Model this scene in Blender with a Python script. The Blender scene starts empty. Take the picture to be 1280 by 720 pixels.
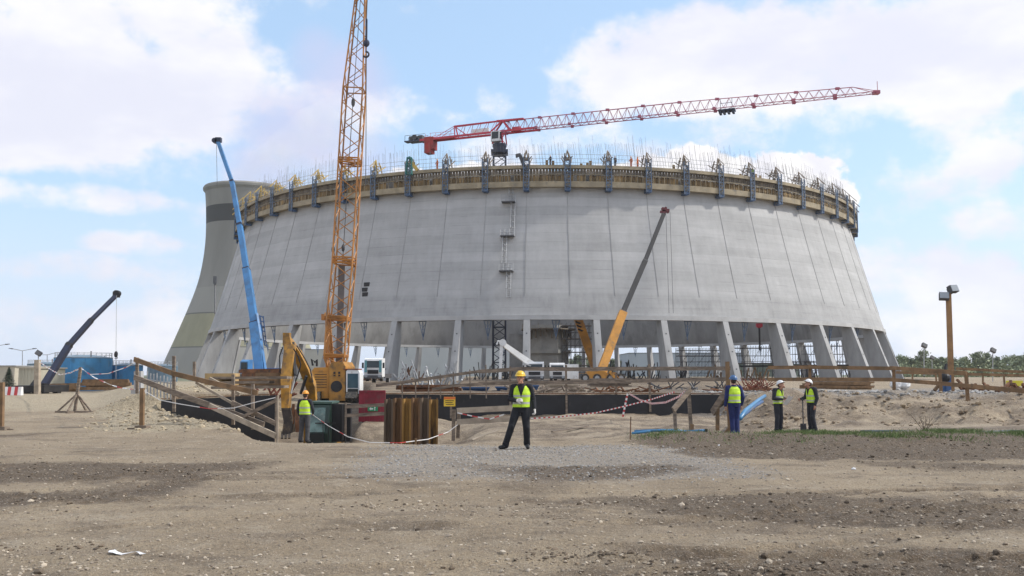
import bpy, math, random
import numpy as np
from mathutils import Vector, Matrix, noise as mnoise

random.seed(7)
R_ = math.radians
SC = bpy.context.scene
COL = SC.collection

# ------------------------------------------------------------------ camera
F_PX, HZ, EYE = 1117.0, 468.2, 1.75
PITCH = math.atan((HZ - 360) / F_PX)
cam_d = bpy.data.cameras.new('camera')
cam = bpy.data.objects.new('camera', cam_d)
COL.objects.link(cam)
cam.location = (0, 0, EYE)
cam.rotation_euler = (math.pi / 2 + PITCH, 0, 0)
cam_d.sensor_width = 36
cam_d.lens = F_PX / 1280 * 36
cam_d.clip_start = 0.1
cam_d.clip_end = 20000
SC.camera = cam
SC.render.resolution_x, SC.render.resolution_y = 1024, 576
_cp, _sp = math.cos(PITCH), math.sin(PITCH)


def at(px, py, Y):
    """the point of the place seen at a spot of the photograph, Y metres ahead"""
    a, b = (px - 640) / F_PX, (360 - py) / F_PX
    y = _cp - b * _sp
    z = _sp + b * _cp
    return Vector((a / y * Y, Y, EYE + z / y * Y))


# ------------------------------------------------------------------ materials
def nd(nt, typ, **kw):
    n = nt.nodes.new(typ)
    for k, v in kw.items():
        if hasattr(n, k):
            setattr(n, k, v)
        else:
            n.inputs[k.replace('_', ' ')].default_value = v
    return n


def rgba(c):
    return (c[0], c[1], c[2], 1)


def math_n(nt, op, a, b=None, c=None, clamp=False):
    n = nt.nodes.new('ShaderNodeMath')
    n.operation = op
    n.use_clamp = clamp
    for i, v in enumerate((a, b, c)):
        if v is None:
            continue
        if hasattr(v, 'is_output'):
            nt.links.new(v, n.inputs[i])
        else:
            n.inputs[i].default_value = v
    return n.outputs[0]


def mixc(nt, fac, a, b, typ='MIX'):
    n = nt.nodes.new('ShaderNodeMix')
    n.data_type = 'RGBA'
    n.blend_type = typ
    for sock, v in ((n.inputs[0], fac), (n.inputs[6], a), (n.inputs[7], b)):
        if hasattr(v, 'is_output'):
            nt.links.new(v, sock)
        elif isinstance(v, (int, float)):
            sock.default_value = v
        else:
            sock.default_value = rgba(v)
    return n.outputs[2]


def ramp(nt, fac, lo, hi):
    n = nt.nodes.new('ShaderNodeMapRange')
    n.interpolation_type = 'SMOOTHSTEP'
    n.inputs[1].default_value = lo
    n.inputs[2].default_value = hi
    nt.links.new(fac, n.inputs[0])
    return n.outputs[0]


def noise_n(nt, vec, scale, detail=4, rough=.55, stretch=None):
    if stretch is not None:
        m = nt.nodes.new('ShaderNodeMapping')
        m.inputs[3].default_value = stretch
        nt.links.new(vec, m.inputs[0])
        vec = m.outputs[0]
    n = nt.nodes.new('ShaderNodeTexNoise')
    n.inputs['Scale'].default_value = scale
    n.inputs['Detail'].default_value = detail
    n.inputs['Roughness'].default_value = rough
    nt.links.new(vec, n.inputs['Vector'])
    return n.outputs[0]


def new_mat(name):
    m = bpy.data.materials.new(name)
    m.use_nodes = True
    nt = m.node_tree
    return m, nt, nt.nodes['Principled BSDF'], nt.nodes.new('ShaderNodeTexCoord')


def bump(nt, bs, h, strength=.4, dist=.02):
    b = nt.nodes.new('ShaderNodeBump')
    b.inputs['Strength'].default_value = strength
    b.inputs['Distance'].default_value = dist
    nt.links.new(h, b.inputs['Height'])
    nt.links.new(b.outputs[0], bs.inputs['Normal'])


def M(name, col, rough=.75, var=.18, scale=2.0, metal=0., bmp=.0, dirt=None, dirt_amt=.45, stretch=None, island=0.):
    """weathered plain material: colour mottled by noise, optional second colour in patches"""
    m, nt, bs, tc = new_mat(name)
    v = tc.outputs['Object']
    n1 = noise_n(nt, v, scale, 5, .6, stretch)
    lo = tuple(max(0, c * (1 - var)) for c in col)
    hi = tuple(c * (1 + var) for c in col)
    c = mixc(nt, ramp(nt, n1, .3, .7), lo, hi)
    if island:
        g = nt.nodes.new('ShaderNodeNewGeometry')
        k = math_n(nt, 'MULTIPLY_ADD', g.outputs['Random Per Island'], 2 * island, 1 - island)
        hs = nt.nodes.new('ShaderNodeHueSaturation')
        nt.links.new(k, hs.inputs['Value'])
        nt.links.new(c, hs.inputs['Color'])
        c = hs.outputs[0]
    if dirt is not None:
        n2 = noise_n(nt, v, scale * 1.7, 6, .65, stretch)
        c = mixc(nt, ramp(nt, n2, .62 - dirt_amt * .35, .8 - dirt_amt * .2), c, dirt)
    nt.links.new(c, bs.inputs['Base Color'])
    bs.inputs['Roughness'].default_value = rough
    bs.inputs['Metallic'].default_value = metal
    if bmp:
        bump(nt, bs, noise_n(nt, v, scale * 6, 5, .6, stretch), bmp, .02)
    return m


MAT = dict(
    concrete=M('concrete', (.40, .40, .395), .9, .12, .35, bmp=.1),
    concrete_dark=M('concrete_dark', (.24, .24, .235), .9, .2, .4),
    joint=M('joint_concrete', (.335, .335, .33), .9, .2, .4),
    deck=M('deck_board', (.32, .27, .185), .85, .2, .6, dirt=(.2, .18, .15), dirt_amt=.3),
    formply=M('form_plywood', (.23, .155, .07), .85, .3, .5, island=.45),
    formdark=M('form_panel', (.15, .125, .095), .85, .3, .5, island=.35),
    bluebr=M('blue_steel', (.09, .135, .21), .6, .25, 1, dirt=(.12, .13, .14), dirt_amt=.4),
    greyst=M('grey_steel', (.16, .16, .16), .55, .25, 1),
    galv=M('galvanised_steel', (.36, .37, .38), .5, .15, 1.5, metal=.3),
    ochre=M('ochre_steel', (.52, .36, .09), .6, .3, .5),
    rebar=M('rebar_steel', (.20, .185, .175), .7, .2, 1),
    orange=M('crane_orange', (.46, .20, .045), .5, .2, .4, dirt=(.22, .11, .045), dirt_amt=.4),
    orange2=M('machine_orange', (.52, .24, .035), .5, .15, .8, dirt=(.25, .15, .06), dirt_amt=.35),
    yellow=M('machine_yellow', (.40, .20, .026), .55, .25, 1.6, dirt=(.14, .085, .04), dirt_amt=.55),
    black=M('black_paint', (.014, .014, .016), .6, .3, 1, dirt=(.035, .033, .03), dirt_amt=.3),
    navy=M('navy_paint', (.018, .024, .05), .4, .2, .5),
    rubber=M('rubber', (.03, .03, .03), .85, .3, 3, dirt=(.16, .14, .11), dirt_amt=.5),
    blue=M('crane_blue', (.06, .20, .42), .45, .15, .5, dirt=(.06, .14, .27), dirt_amt=.45),
    tank=M('tank_blue', (.045, .235, .46), .6, .12, .25, dirt=(.05, .16, .27), dirt_amt=.4),
    contblue=M('container_blue', (.04, .10, .23), .6, .2, .6, dirt=(.1, .1, .11), dirt_amt=.4),
    red=M('crane_red', (.50, .035, .06), .45, .15, .5),
    redpanel=M('red_panel', (.24, .018, .035), .55, .2, 1.5, dirt=(.14, .05, .05), dirt_amt=.4),
    magenta=M('crane_jib_red', (.40, .11, .16), .5, .15, .3),
    white=M('white_paint', (.72, .73, .73), .45, .06, 1.5, dirt=(.5, .47, .42), dirt_amt=.25),
    cream=M('cream_render', (.50, .46, .37), .9, .08, .3),
    hall=M('hall_cladding', (.46, .47, .47), .7, .06, .08),
    hallblue=M('hall_cladding_blue', (.36, .40, .44), .7, .06, .08),
    wood=M('weathered_timber', (.21, .165, .125), .85, .4, 2.2, stretch=(1, 1, 5), dirt=(.10, .085, .07), dirt_amt=.4, bmp=.2),
    woodlt=M('pale_timber', (.36, .30, .23), .85, .25, 2.2, bmp=.2),
    woodbr=M('brown_timber', (.22, .135, .07), .85, .3, 1.6, dirt=(.11, .08, .05), dirt_amt=.4, bmp=.2),
    woodye=M('yellow_timber', (.44, .30, .14), .8, .2, 1.6, bmp=.1),
    rust=M('rust', (.17, .075, .035), .9, .4, 2.5, dirt=(.06, .045, .035), dirt_amt=.5),
    rustred=M('red_oxide', (.20, .06, .035), .85, .35, .8, dirt=(.1, .06, .045), dirt_amt=.4),
    foil=M('black_sheeting', (.0135, .014, .017), .5, .25, 1.5, dirt=(.05, .045, .04), dirt_amt=.15, bmp=.3),
    glass=M('dark_glass', (.02, .03, .035), .08, .2, 1),
    tapew=M('tape_white', (.75, .74, .73), .5, .05, 3),
    taper=M('tape_red', (.50, .05, .05), .5, .1, 3),
    pipe=M('blue_pipe', (.05, .19, .36), .4, .12, 2),
    skin=M('skin', (.42, .22, .15), .6, .12, 12),
    eye=M('eye_dark', (.03, .025, .02), .3, .1, 5),
    hair=M('hair', (.05, .035, .025), .8, .3, 20),
    clothblack=M('black_cloth', (.014, .015, .02), .9, .25, 7, bmp=.3),
    clothnavy=M('navy_cloth', (.018, .028, .11), .9, .2, 7, bmp=.3),
    clothgrey=M('grey_cloth', (.07, .072, .078), .9, .25, 7, bmp=.3),
    clothdark=M('dark_cloth', (.025, .027, .035), .9, .25, 7, bmp=.3),
    clothorange=M('orange_cloth', (.55, .14, .03), .9, .2, 7),
    helmy=M('helmet_yellow', (.72, .47, .03), .35, .08, 5),
    helmo=M('helmet_orange', (.72, .30, .03), .35, .08, 5),
    helmb=M('helmet_blue', (.05, .12, .26), .35, .08, 5),
    helmw=M('helmet_white', (.72, .72, .72), .35, .05, 5),
    glove=M('pale_glove', (.6, .58, .55), .9, .12, 14),
    paper=M('paper', (.70, .70, .71), .8, .05, 8),
    bark=M('bark', (.09, .07, .05), .95, .3, 2, stretch=(1, 1, .3)),
    cable=M('cable', (.05, .05, .055), .6, .2, 1),
    lamp=M('lamp_glass', (.30, .33, .36), .2, .1, 2),
    signy=M('sign_yellow', (.75, .50, .04), .5, .08, 8),
    signo=M('sign_red', (.65, .16, .03), .5, .08, 8),
    signg=M('sign_green', (.03, .26, .12), .5, .08, 8),
    trunkgrey=M('steel_dark', (.07, .07, .075), .6, .25, 1),
    rubble_lump=M('rubble_lump', (.30, .26, .21), .95, .2, 9),
    trestle_brown=M('trestle_steel', (.22, .175, .13), .7, .3, 1),
    twig=M('twig', (.13, .10, .07), .9, .3, 4),
)


def leaf_mat(name, col, col2):
    m, nt, bs, tc = new_mat(name)
    g = nt.nodes.new('ShaderNodeNewGeometry')
    oi = nt.nodes.new('ShaderNodeObjectInfo')
    c = mixc(nt, g.outputs['Random Per Island'], col, col2)
    hs = nt.nodes.new('ShaderNodeHueSaturation')
    nt.links.new(math_n(nt, 'MULTIPLY_ADD', oi.outputs['Random'], .5, .75), hs.inputs['Value'])
    nt.links.new(c, hs.inputs['Color'])
    nt.links.new(hs.outputs[0], bs.inputs['Base Color'])
    bs.inputs['Roughness'].default_value = .7
    return m


MAT['leaf'] = leaf_mat('leaf', (.12, .155, .085), (.24, .27, .14))  # foliage paled so distance haze sits in its colour
MAT['needle'] = leaf_mat('needle', (.02, .035, .02), (.045, .06, .035))
MAT['grass'] = leaf_mat('grass_blade', (.06, .11, .025), (.15, .19, .06))


def vest_mat():
    m, nt, bs, tc = new_mat('vest_cloth')
    sx = nt.nodes.new('ShaderNodeSeparateXYZ')
    nt.links.new(tc.outputs['Object'], sx.inputs[0])
    z = sx.outputs[2]
    b1 = math_n(nt, 'LESS_THAN', math_n(nt, 'ABSOLUTE', math_n(nt, 'SUBTRACT', z, 1.04)), .024)
    b2 = math_n(nt, 'LESS_THAN', math_n(nt, 'ABSOLUTE', math_n(nt, 'SUBTRACT', z, 1.20)), .024)
    band = math_n(nt, 'MAXIMUM', b1, b2)
    n = noise_n(nt, tc.outputs['Object'], 9, 3)
    c = mixc(nt, ramp(nt, n, .3, .7), (.42, .66, .02), (.60, .85, .05))
    c = mixc(nt, band, c, (.42, .44, .40))
    nt.links.new(c, bs.inputs['Base Color'])
    bs.inputs['Roughness'].default_value = .7
    bump(nt, bs, noise_n(nt, tc.outputs['Object'], 16, 3), .4, .02)
    return m


MAT['vest'] = vest_mat()


# ------------------------------------------------------------------ objects
def tag(o, label=None, cat=None, group=None, kind=None):
    for k, v in (('label', label), ('category', cat), ('group', group), ('kind', kind)):
        if v:
            o[k] = v
    return o


def thing(name, label, cat, loc=(0, 0, 0), rz=0., group=None):
    o = bpy.data.objects.new(name, None)
    COL.objects.link(o)
    o.empty_display_size = .3
    o.location = loc
    o.rotation_euler = (0, 0, rz)
    return tag(o, label, cat, group)


def world_of(o):
    m = Matrix.Identity(4)
    while o is not None:
        m = (Matrix.Translation(o.location) @ o.rotation_euler.to_matrix().to_4x4()) @ m
        o = o.parent
    return m


def dup(root, loc=None, rz=None, label=None, group=None):
    r = root.copy()
    COL.objects.link(r)
    if loc is not None:
        r.location = loc
    if rz is not None:
        r.rotation_euler = (0, 0, rz)
    if label:
        r['label'] = label
    if group:
        r['group'] = group
    for ch in list(root.children):
        c = ch.copy()
        COL.objects.link(c)
        c.parent = r
        for g in list(ch.children):
            d = g.copy()
            COL.objects.link(d)
            d.parent = c
    return r


def frame(d, up=(0, 0, 1)):
    d = Vector(d).normalized()
    up = Vector(up)
    if abs(d.dot(up)) > .98:
        up = Vector((0, 1, 0)) if abs(d.y) < .9 else Vector((1, 0, 0))
    s = d.cross(up).normalized()
    return d, s, s.cross(d).normalized()


class MB:
    def __init__(self):
        self.v, self.f, self.m, self.mi = [], [], [], 0

    def add(self, vs, fs):
        b = len(self.v)
        self.v += [tuple(p) for p in vs]
        self.f += [tuple(b + i for i in f) for f in fs]
        self.m += [self.mi] * len(fs)
        return self

    def hexa(self, c):
        return self.add(c, [(0, 3, 2, 1), (4, 5, 6, 7), (0, 1, 5, 4), (1, 2, 6, 5), (2, 3, 7, 6), (3, 0, 4, 7)])

    def box(self, c, s, rz=0., rot=None):
        hx, hy, hz = s[0] / 2, s[1] / 2, s[2] / 2
        m = rot if rot is not None else Matrix.Rotation(rz, 3, 'Z')
        c = Vector(c)
        P = [c + m @ Vector(p) for p in ((-hx, -hy, -hz), (hx, -hy, -hz), (hx, hy, -hz), (-hx, hy, -hz),
                                         (-hx, -hy, hz), (hx, -hy, hz), (hx, hy, hz), (-hx, hy, hz))]
        return self.hexa(P)

    def beam(self, p, q, w, h, up=(0, 0, 1), w2=None, h2=None):
        """bar of width w and height h from p to q, tapering to w2 x h2"""
        p, q = Vector(p), Vector(q)
        if (q - p).length < 1e-6:
            return self
        d, s, u = frame(q - p, up)
        w2 = w if w2 is None else w2
        h2 = h if h2 is None else h2
        a = [p - s * w / 2 - u * h / 2, p + s * w / 2 - u * h / 2, p + s * w / 2 + u * h / 2, p - s * w / 2 + u * h / 2]
        b = [q - s * w2 / 2 - u * h2 / 2, q + s * w2 / 2 - u * h2 / 2, q + s * w2 / 2 + u * h2 / 2, q - s * w2 / 2 + u * h2 / 2]
        return self.hexa(a + b)

    def tube(self, p, q, r, n=6, r2=None):
        return self.path([p, q], [r, r if r2 is None else r2], n)

    def path(self, pts, r, n=6, cap=True):
        pts = [Vector(p) for p in pts]
        if not hasattr(r, '__len__'):
            r = [r] * len(pts)
        rings = []
        pu = None
        for i, p in enumerate(pts):
            d = (pts[min(i + 1, len(pts) - 1)] - pts[max(i - 1, 0)])
            if d.length < 1e-9:
                d = Vector((0, 0, 1))
            d, s, u = frame(d) if pu is None else frame(d, pu)
            pu = u
            rings.append([p + (s * math.cos(2 * math.pi * k / n) + u * math.sin(2 * math.pi * k / n)) * r[i] for k in range(n)])
        return self.loft(rings, cap)

    def loft(self, rings, cap=True, closed=True):
        n = len(rings[0])
        vs = [p for r in rings for p in r]
        fs = []
        for i in range(len(rings) - 1):
            for k in range(n if closed else n - 1):
                a, b = i * n + k, i * n + (k + 1) % n
                fs.append((a, b, b + n, a + n))
        if cap:
            fs.append(tuple(range(n))[::-1])
            fs.append(tuple(range((len(rings) - 1) * n, len(rings) * n)))
        return self.add(vs, fs)

    def sphere(self, c, r, n=12, m=8, s=(1, 1, 1), rot=None):
        c = Vector(c)
        rings = []
        for i in range(1, m):
            a = math.pi * i / m
            ring = []
            for k in range(n):
                b = 2 * math.pi * k / n
                p = Vector((math.sin(a) * math.cos(b) * r * s[0], math.sin(a) * math.sin(b) * r * s[1], -math.cos(a) * r * s[2]))
                ring.append(c + (rot @ p if rot is not None else p))
            rings.append(ring)
        vs = [p for q in rings for p in q]
        p0, p1 = Vector((0, 0, -r * s[2])), Vector((0, 0, r * s[2]))
        vs += [c + (rot @ p0 if rot is not None else p0), c + (rot @ p1 if rot is not None else p1)]
        fs = []
        L = len(rings)
        for i in range(L - 1):
            for k in range(n):
                a, b = i * n + k, i * n + (k + 1) % n
                fs.append((a, b, b + n, a + n))
        for k in range(n):
            fs.append((L * n, (k + 1) % n, k))
            fs.append((L * n + 1, (L - 1) * n + k, (L - 1) * n + (k + 1) % n))
        return self.add(vs, fs)

    def prism(self, outline, depth_vec):
        d = Vector(depth_vec)
        a = [Vector(p) for p in outline]
        n = len(a)
        vs = a + [p + d for p in a]
        fs = [tuple(range(n)), tuple(range(n, 2 * n))[::-1]]
        fs += [(k, k + n, (k + 1) % n + n, (k + 1) % n) for k in range(n)]
        return self.add(vs, fs)

    def lattice(self, p, q, w1, w2, r, bays, up=(0, 0, 1), rd=None, n=6, hor=True, h1=None, h2=None):
        """square lattice girder: four chords and zigzag bracing"""
        p, q = Vector(p), Vector(q)
        d, s, u = frame(q - p, up)
        rd = rd or r * .55
        h1 = w1 if h1 is None else h1
        h2 = w2 if h2 is None else h2
        def cn(t, i):
            w, h = (w1 + (w2 - w1) * t) / 2, (h1 + (h2 - h1) * t) / 2
            sx, sy = ((-1, -1), (1, -1), (1, 1), (-1, 1))[i]
            return p + (q - p) * t + s * w * sx + u * h * sy
        for i in range(4):
            self.tube(cn(0, i), cn(1, i), r, n)
        for b in range(bays):
            t0, t1 = b / bays, (b + 1) / bays
            for i in range(4):
                j = (i + 1) % 4
                if b % 2:
                    self.tube(cn(t0, i), cn(t1, j), rd, 4)
                else:
                    self.tube(cn(t0, j), cn(t1, i), rd, 4)
                if hor and b % 2 == 0:
                    self.tube(cn(t0, i), cn(t0, j), rd, 4)
        for i in range(4):
            self.tube(cn(1, i), cn(1, (i + 1) % 4), r * .8, 4)
        return self

    def build(self, name, mats, parent=None, world=True, smooth=False, remesh=0., smooth_it=0):
        vs = self.v
        if parent is not None and world:
            inv = world_of(parent).inverted()
            vs = [inv @ Vector(p) for p in vs]
        me = bpy.data.meshes.new(name)
        me.from_pydata([tuple(p) for p in vs], [], self.f)
        if not isinstance(mats, (list, tuple)):
            mats = [mats]
        mats = [MAT[m] if isinstance(m, str) else m for m in mats]
        for m in mats:
            me.materials.append(m)
        if len(mats) > 1:
            me.polygons.foreach_set('material_index', self.m)
        me.validate()
        me.update()
        o = bpy.data.objects.new(name, me)
        COL.objects.link(o)
        if remesh:
            md = o.modifiers.new('r', 'REMESH')
            md.mode = 'VOXEL'
            md.voxel_size = remesh
            if smooth_it:
                ms = o.modifiers.new('s', 'SMOOTH')
                ms.iterations = smooth_it
                ms.factor = .5
            dg = bpy.context.evaluated_depsgraph_get()
            me2 = bpy.data.meshes.new_from_object(o.evaluated_get(dg))
            o.modifiers.clear()
            o.data = me2
            bpy.data.meshes.remove(me)
            me2.name = name
            me = me2
            if not me.materials:
                me.materials.append(mats[0])
            smooth = True
        if smooth:
            me.polygons.foreach_set('use_smooth', [True] * len(me.polygons))
        if parent is not None:
            o.parent = parent
        return o


def sm(a, b, x):
    t = np.clip((x - a) / (b - a), 0, 1)
    return t * t * (3 - 2 * t)


def nz(x, y, s, seed=0.):
    return mnoise.noise(Vector((x * s + seed * 17.3, y * s - seed * 9.1, seed * 3.7)))


def jit(a):
    return random.uniform(-a, a)
# ------------------------------------------------------------------ terrain
def ss(a, b, x):
    t = min(1., max(0., (x - a) / (b - a)))
    return t * t * (3 - 2 * t)


WALL_Y = 40.3


def pit_mask(x, y):
    xl = -6.6 - (y - 25) * .56
    left = ss(-.9, .9, x - xl)
    right = 1 - ss(-2.3, -.6, x)
    yc = 23.0 + .35 * nz(x, 3, .5, 2) + .5 * ss(-6, -9, x) * 2 + .12 * max(0, x + 2)
    front = ss(yc, yc + 2.6, y)
    back = 1 - ss(40.3, 40.9, y)
    return left * right * front * back


def corridor(x, y):
    """sunken cut in which the crawler crane stands, open to the pit"""
    q = x / max(y, 1.)
    return ss(-.270, -.258, q) * (1 - ss(-.170, -.158, q)) * ss(39.5, 40.2, y) * (1 - ss(86, 92, y))


def plateau(x, y):
    """raised working level behind the sheeted wall, 0..1"""
    q = x / max(y, 1.)
    lft = ss(-.47, -.395, q) * (1 - corridor(x, y))
    back = ss(40.35, 40.95, y)
    slope = ss(31.5 + 1.2 * nz(x, 0, .35, 4), 41, y + .8 * nz(x, y, .5, 5))
    k = ss(8.6, 10.6, x)
    pr = (back * (1 - k) + slope * k)
    return pr * lft


RUTS = [(9.6, .16, .030, 1.05, -3, 9), (12.9, -.12, .022, 1.0, -1, 11), (15.2, .24, -.012, 1.1, -11, 1), (13.2, .42, .0, .95, -9, -1), (8.6, -.32, .014, 1.0, 0, 10)]


def ruts(x, y):
    """wheel tracks pressed into the earth: (height, darkness)"""
    h = d = 0.
    for y0, sl, cu, tw, xa, xb in RUTS:
        if not xa - 1 < x < xb + 1:
            continue
        f = ss(xa, xa + 2, x) * (1 - ss(xb - 2, xb, x)) * (.45 + .8 * max(0, nz(x, y0, .35, 71) + .35))
        yc = y0 + sl * x + cu * x * x + .25 * nz(x, y0, .25, 72)
        for s in (-tw, tw):
            e = abs(y - yc - s)
            if e < .5:
                k = 1 - ss(.13, .26, e)
                h += f * (-.028 * k * (1 + .35 * math.sin(x * 21 + y * 9)) + .018 * ss(.16, .26, e) * (1 - ss(.28, .46, e)) * (1 + nz(x, y, 4, 73)))
                d = max(d, f * (1 - ss(.12, .36, e)))
    return h, d


def hgt(x, y):
    r = math.hypot(x, y)
    z = 0.
    if r < 260:
        fade = 1 - ss(120, 260, r)
        z += fade * (.085 * nz(x, y, .16, 1) + .045 * nz(x, y, .5, 2))
        if r < 60:
            z += .022 * nz(x, y, 1.4, 3) + .014 * nz(x, y, 3.5, 4) + .008 * nz(x, y, 8., 6)
    p = plateau(x, y)
    z = z + p * .88
    co = corridor(x, y)
    if co > 0:
        z = z * (1 - co) + co * (-.75 - .9 * (1 - ss(40, 52, y)) + .12 * nz(x, y, .6, 23))
    if y < 27:
        z += ruts(x, y)[0]
        if 7 < y and abs(x) < .7 * y:
            ch = zones(x, y)[0]
            if ch > .1:
                z += ch * (.055 * abs(nz(x, y, 2.6, 81)) + .05 * abs(nz(x, y, 6, 82)) + .03 * nz(x, y, 13, 83) - .03)
    if 30 < y < 43 and x > 7:                       # sand heaps below the fence
        a = ss(30.6, 32.5, y) * (1 - ss(39, 42.5, y)) * ss(8.2, 10.5, x)
        b = nz(x, y * 1.2, .33, 7)
        z += a * (.50 * max(b, -.3) + .34 * abs(nz(x, y, .8, 8)) - .06 + .16 * nz(x, y, 1.9, 9) + .09 * nz(x, y, 4.2, 10) + .05 * nz(x, y, 8.5, 24))
    if -2.5 < x < 10 and 25 < y < 40.3:             # loose sand in front of the wall
        a = ss(25, 28, y) * (1 - ss(8.5, 10, x)) * ss(-2.4, -1, x)
        z += a * (-.14 + .16 * nz(x, y, .45, 11) + .09 * nz(x * .6, y * 1.8, 1.1, 12) + .06 * nz(x, y, 2.6, 20) + .04 * nz(x, y, 6, 25))
        z += a * .16 * ss(37, 40, y) * (nz(x, y, .6, 13) + .25)
    m = pit_mask(x, y)
    if m > 0:
        dep = .78 + 1.15 * ss(32, 35.2, y)
        fill = ss(-7.0, -6.2, x) * ss(33.2, 37.5, y)
        z = z * (1 - m) + m * (-dep * (1 - .86 * fill) + .16 * nz(x, y, .7, 14) + .10 * nz(x, y, 1.9, 19))
    if x < -4 and 24 < y < 60:                      # stony bank beside the ramp
        xl = -6.6 - (min(y, 41) - 25) * .56
        dd = xl - x
        if dd > -.6:
            a = ss(-.6, .6, dd) * (1 - ss(1.8, 4.2, dd)) * ss(25, 28, y) * (1 - ss(48, 60, y))
            z += a * (.16 + .18 * nz(x, y, .8, 15) + .07 * nz(x, y, 2.6, 16))
    if x < -10 and y > 30:
        z += .22 * ss(50, 66, y) * ss(-12, -20, x) * (1 - ss(80, 92, y))
    if y > 84 and x < 10:
        z -= 1.7 * ss(86, 100, y) * ss(-32, -48, x) * (1 - ss(330, 600, r) * .5)
    # low dark bank on which the grass grows
    if x > 2 and 19 < y < 30:
        z += .10 * ss(2.6, 5, x) * ss(20.5, 24.2, y) * (1 - ss(25.6, 27.6, y)) * (1 + .7 * nz(x, y, .8, 17))
    # shallow wheel-worn hollow of the dark mud
    if y < 26 and x < 0:
        a = ss(10.8, 13, y) * (1 - ss(19, 22, y)) * (1 - ss(-7.5, -4.6, x))
        z += a * (-.07 + .06 * nz(x, y, .9, 18))
    return z


def zones(x, y):
    """r dark soil and the darkened tower floor, g grey gravel, b pale sand, a stony yellow fill"""
    w = nz(x, y, .28, 21) * .9 + nz(x, y, 1.1, 22) * .45
    w2 = nz(x * .35, y, .9, 26)
    d = 0.
    if x < 0 and y < 27:
        yt = 14.1 + .10 * (x + 9)
        tng = 1 - .85 * (1 - ss(.35, 1.2, abs(y - yt) + .6 * w)) * ss(-10, -8.5, x) * (1 - ss(-6.4, -5.2, x))
        d = max(d, ss(11.4, 13.4, y + w * 1.3) * (1 - ss(17.0, 19.6, y + w)) * (1 - ss(-5.6, -3.7, x + w * 1.2)) * .95 * tng)
        d = max(d, ss(24, 26, y + w) * (1 - ss(29, 30, y)) * (1 - ss(-15, -13.5, x + w)) * .9)
    d = max(d, ss(17.9, 19.4, y + w * .9 - max(0, 4.2 - x) * 1.6) * (1 - ss(25.6, 26.6, y + w * .5)) * ss(2.6, 3.8, x + w) * 1.15)
    d = max(d, (1 - ss(8.6, 9.6, y + w * .9)) * ss(.4, 1.3, x + w * .9) * (.5 + .5 * ss(-.15, .4, nz(x, y, .9, 29))) * .9)
    d = max(d, .8 * ss(-.05, .4, nz(x * .7, y, .42, 27) + .35 * w2 + .25 * ss(1, 5, x) * (1 - ss(14, 17, y))) * (1 - ss(17, 20, y)) * ss(-3, 1, x))
    yr = 10.6 + .055 * (x - 7) ** 2
    d = max(d, .85 * (1 - ss(.25, 1.3, abs(y - yr) + w * .5)) * ss(.5, 2.5, x))
    d = max(d, .5 * ss(.25, .6, w2 + .2 * nz(x, y, .2, 28)) * (1 - ss(19, 22, y)))
    if y < 27:
        d = max(d, .62 * ruts(x, y)[1])
    g = ss(14.9, 16.6, y + w * .7) * (1 - ss(22.2, 23.4, y + w * .4)) * ss(-3.6, -1.6, x + w) * (1 - ss(3.0, 4.6, x + w + (y - 19) * .25))
    if y > 36 and x > 8:
        g = max(g, .9 * ss(38.2, 40, y + .6 * w) * (1 - ss(52, 60, y)))
    s = 0.
    if y > 23 and x > -3.2:
        s = ss(25.2, 27.2, y + w * .5) * ss(-3.2, -1.6, x) * (1 - ss(39, 41, y) * ss(9, 11, x) * .8)
    s = max(s, pit_mask(x, y) * .8)
    f = 0.
    if x < -5 and y > 24:
        xl = -6.6 - (min(y, 41) - 25) * .56
        dd = xl - x
        f = ss(-.3, .4, dd + w * .3) * (1 - ss(2.6, 5.2, dd + w)) * ss(25.5, 28, y + w * .8) * (1 - ss(60, 70, y))
        f = max(f, .7 * ss(40, 48, y + w) * (1 - ss(80, 90, y)) * (1 - ss(-12, -9, x)))
    if 40.8 < y < 135:                               # trodden, stained working level
        q = x / y
        d = max(d, (.62 + .5 * w) * ss(-.30, -.27, q) * (1 - ss(.20, .30, q)) * (1 - ss(120, 135, y)))
    rt = math.hypot(x - 6.77, y - 197.9)
    if rt < 90:
        d = max(d, 1 - ss(74, 86, rt))  # tower floor darkened to cut light bouncing up inside the shell
    return d, g, s, f


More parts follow.
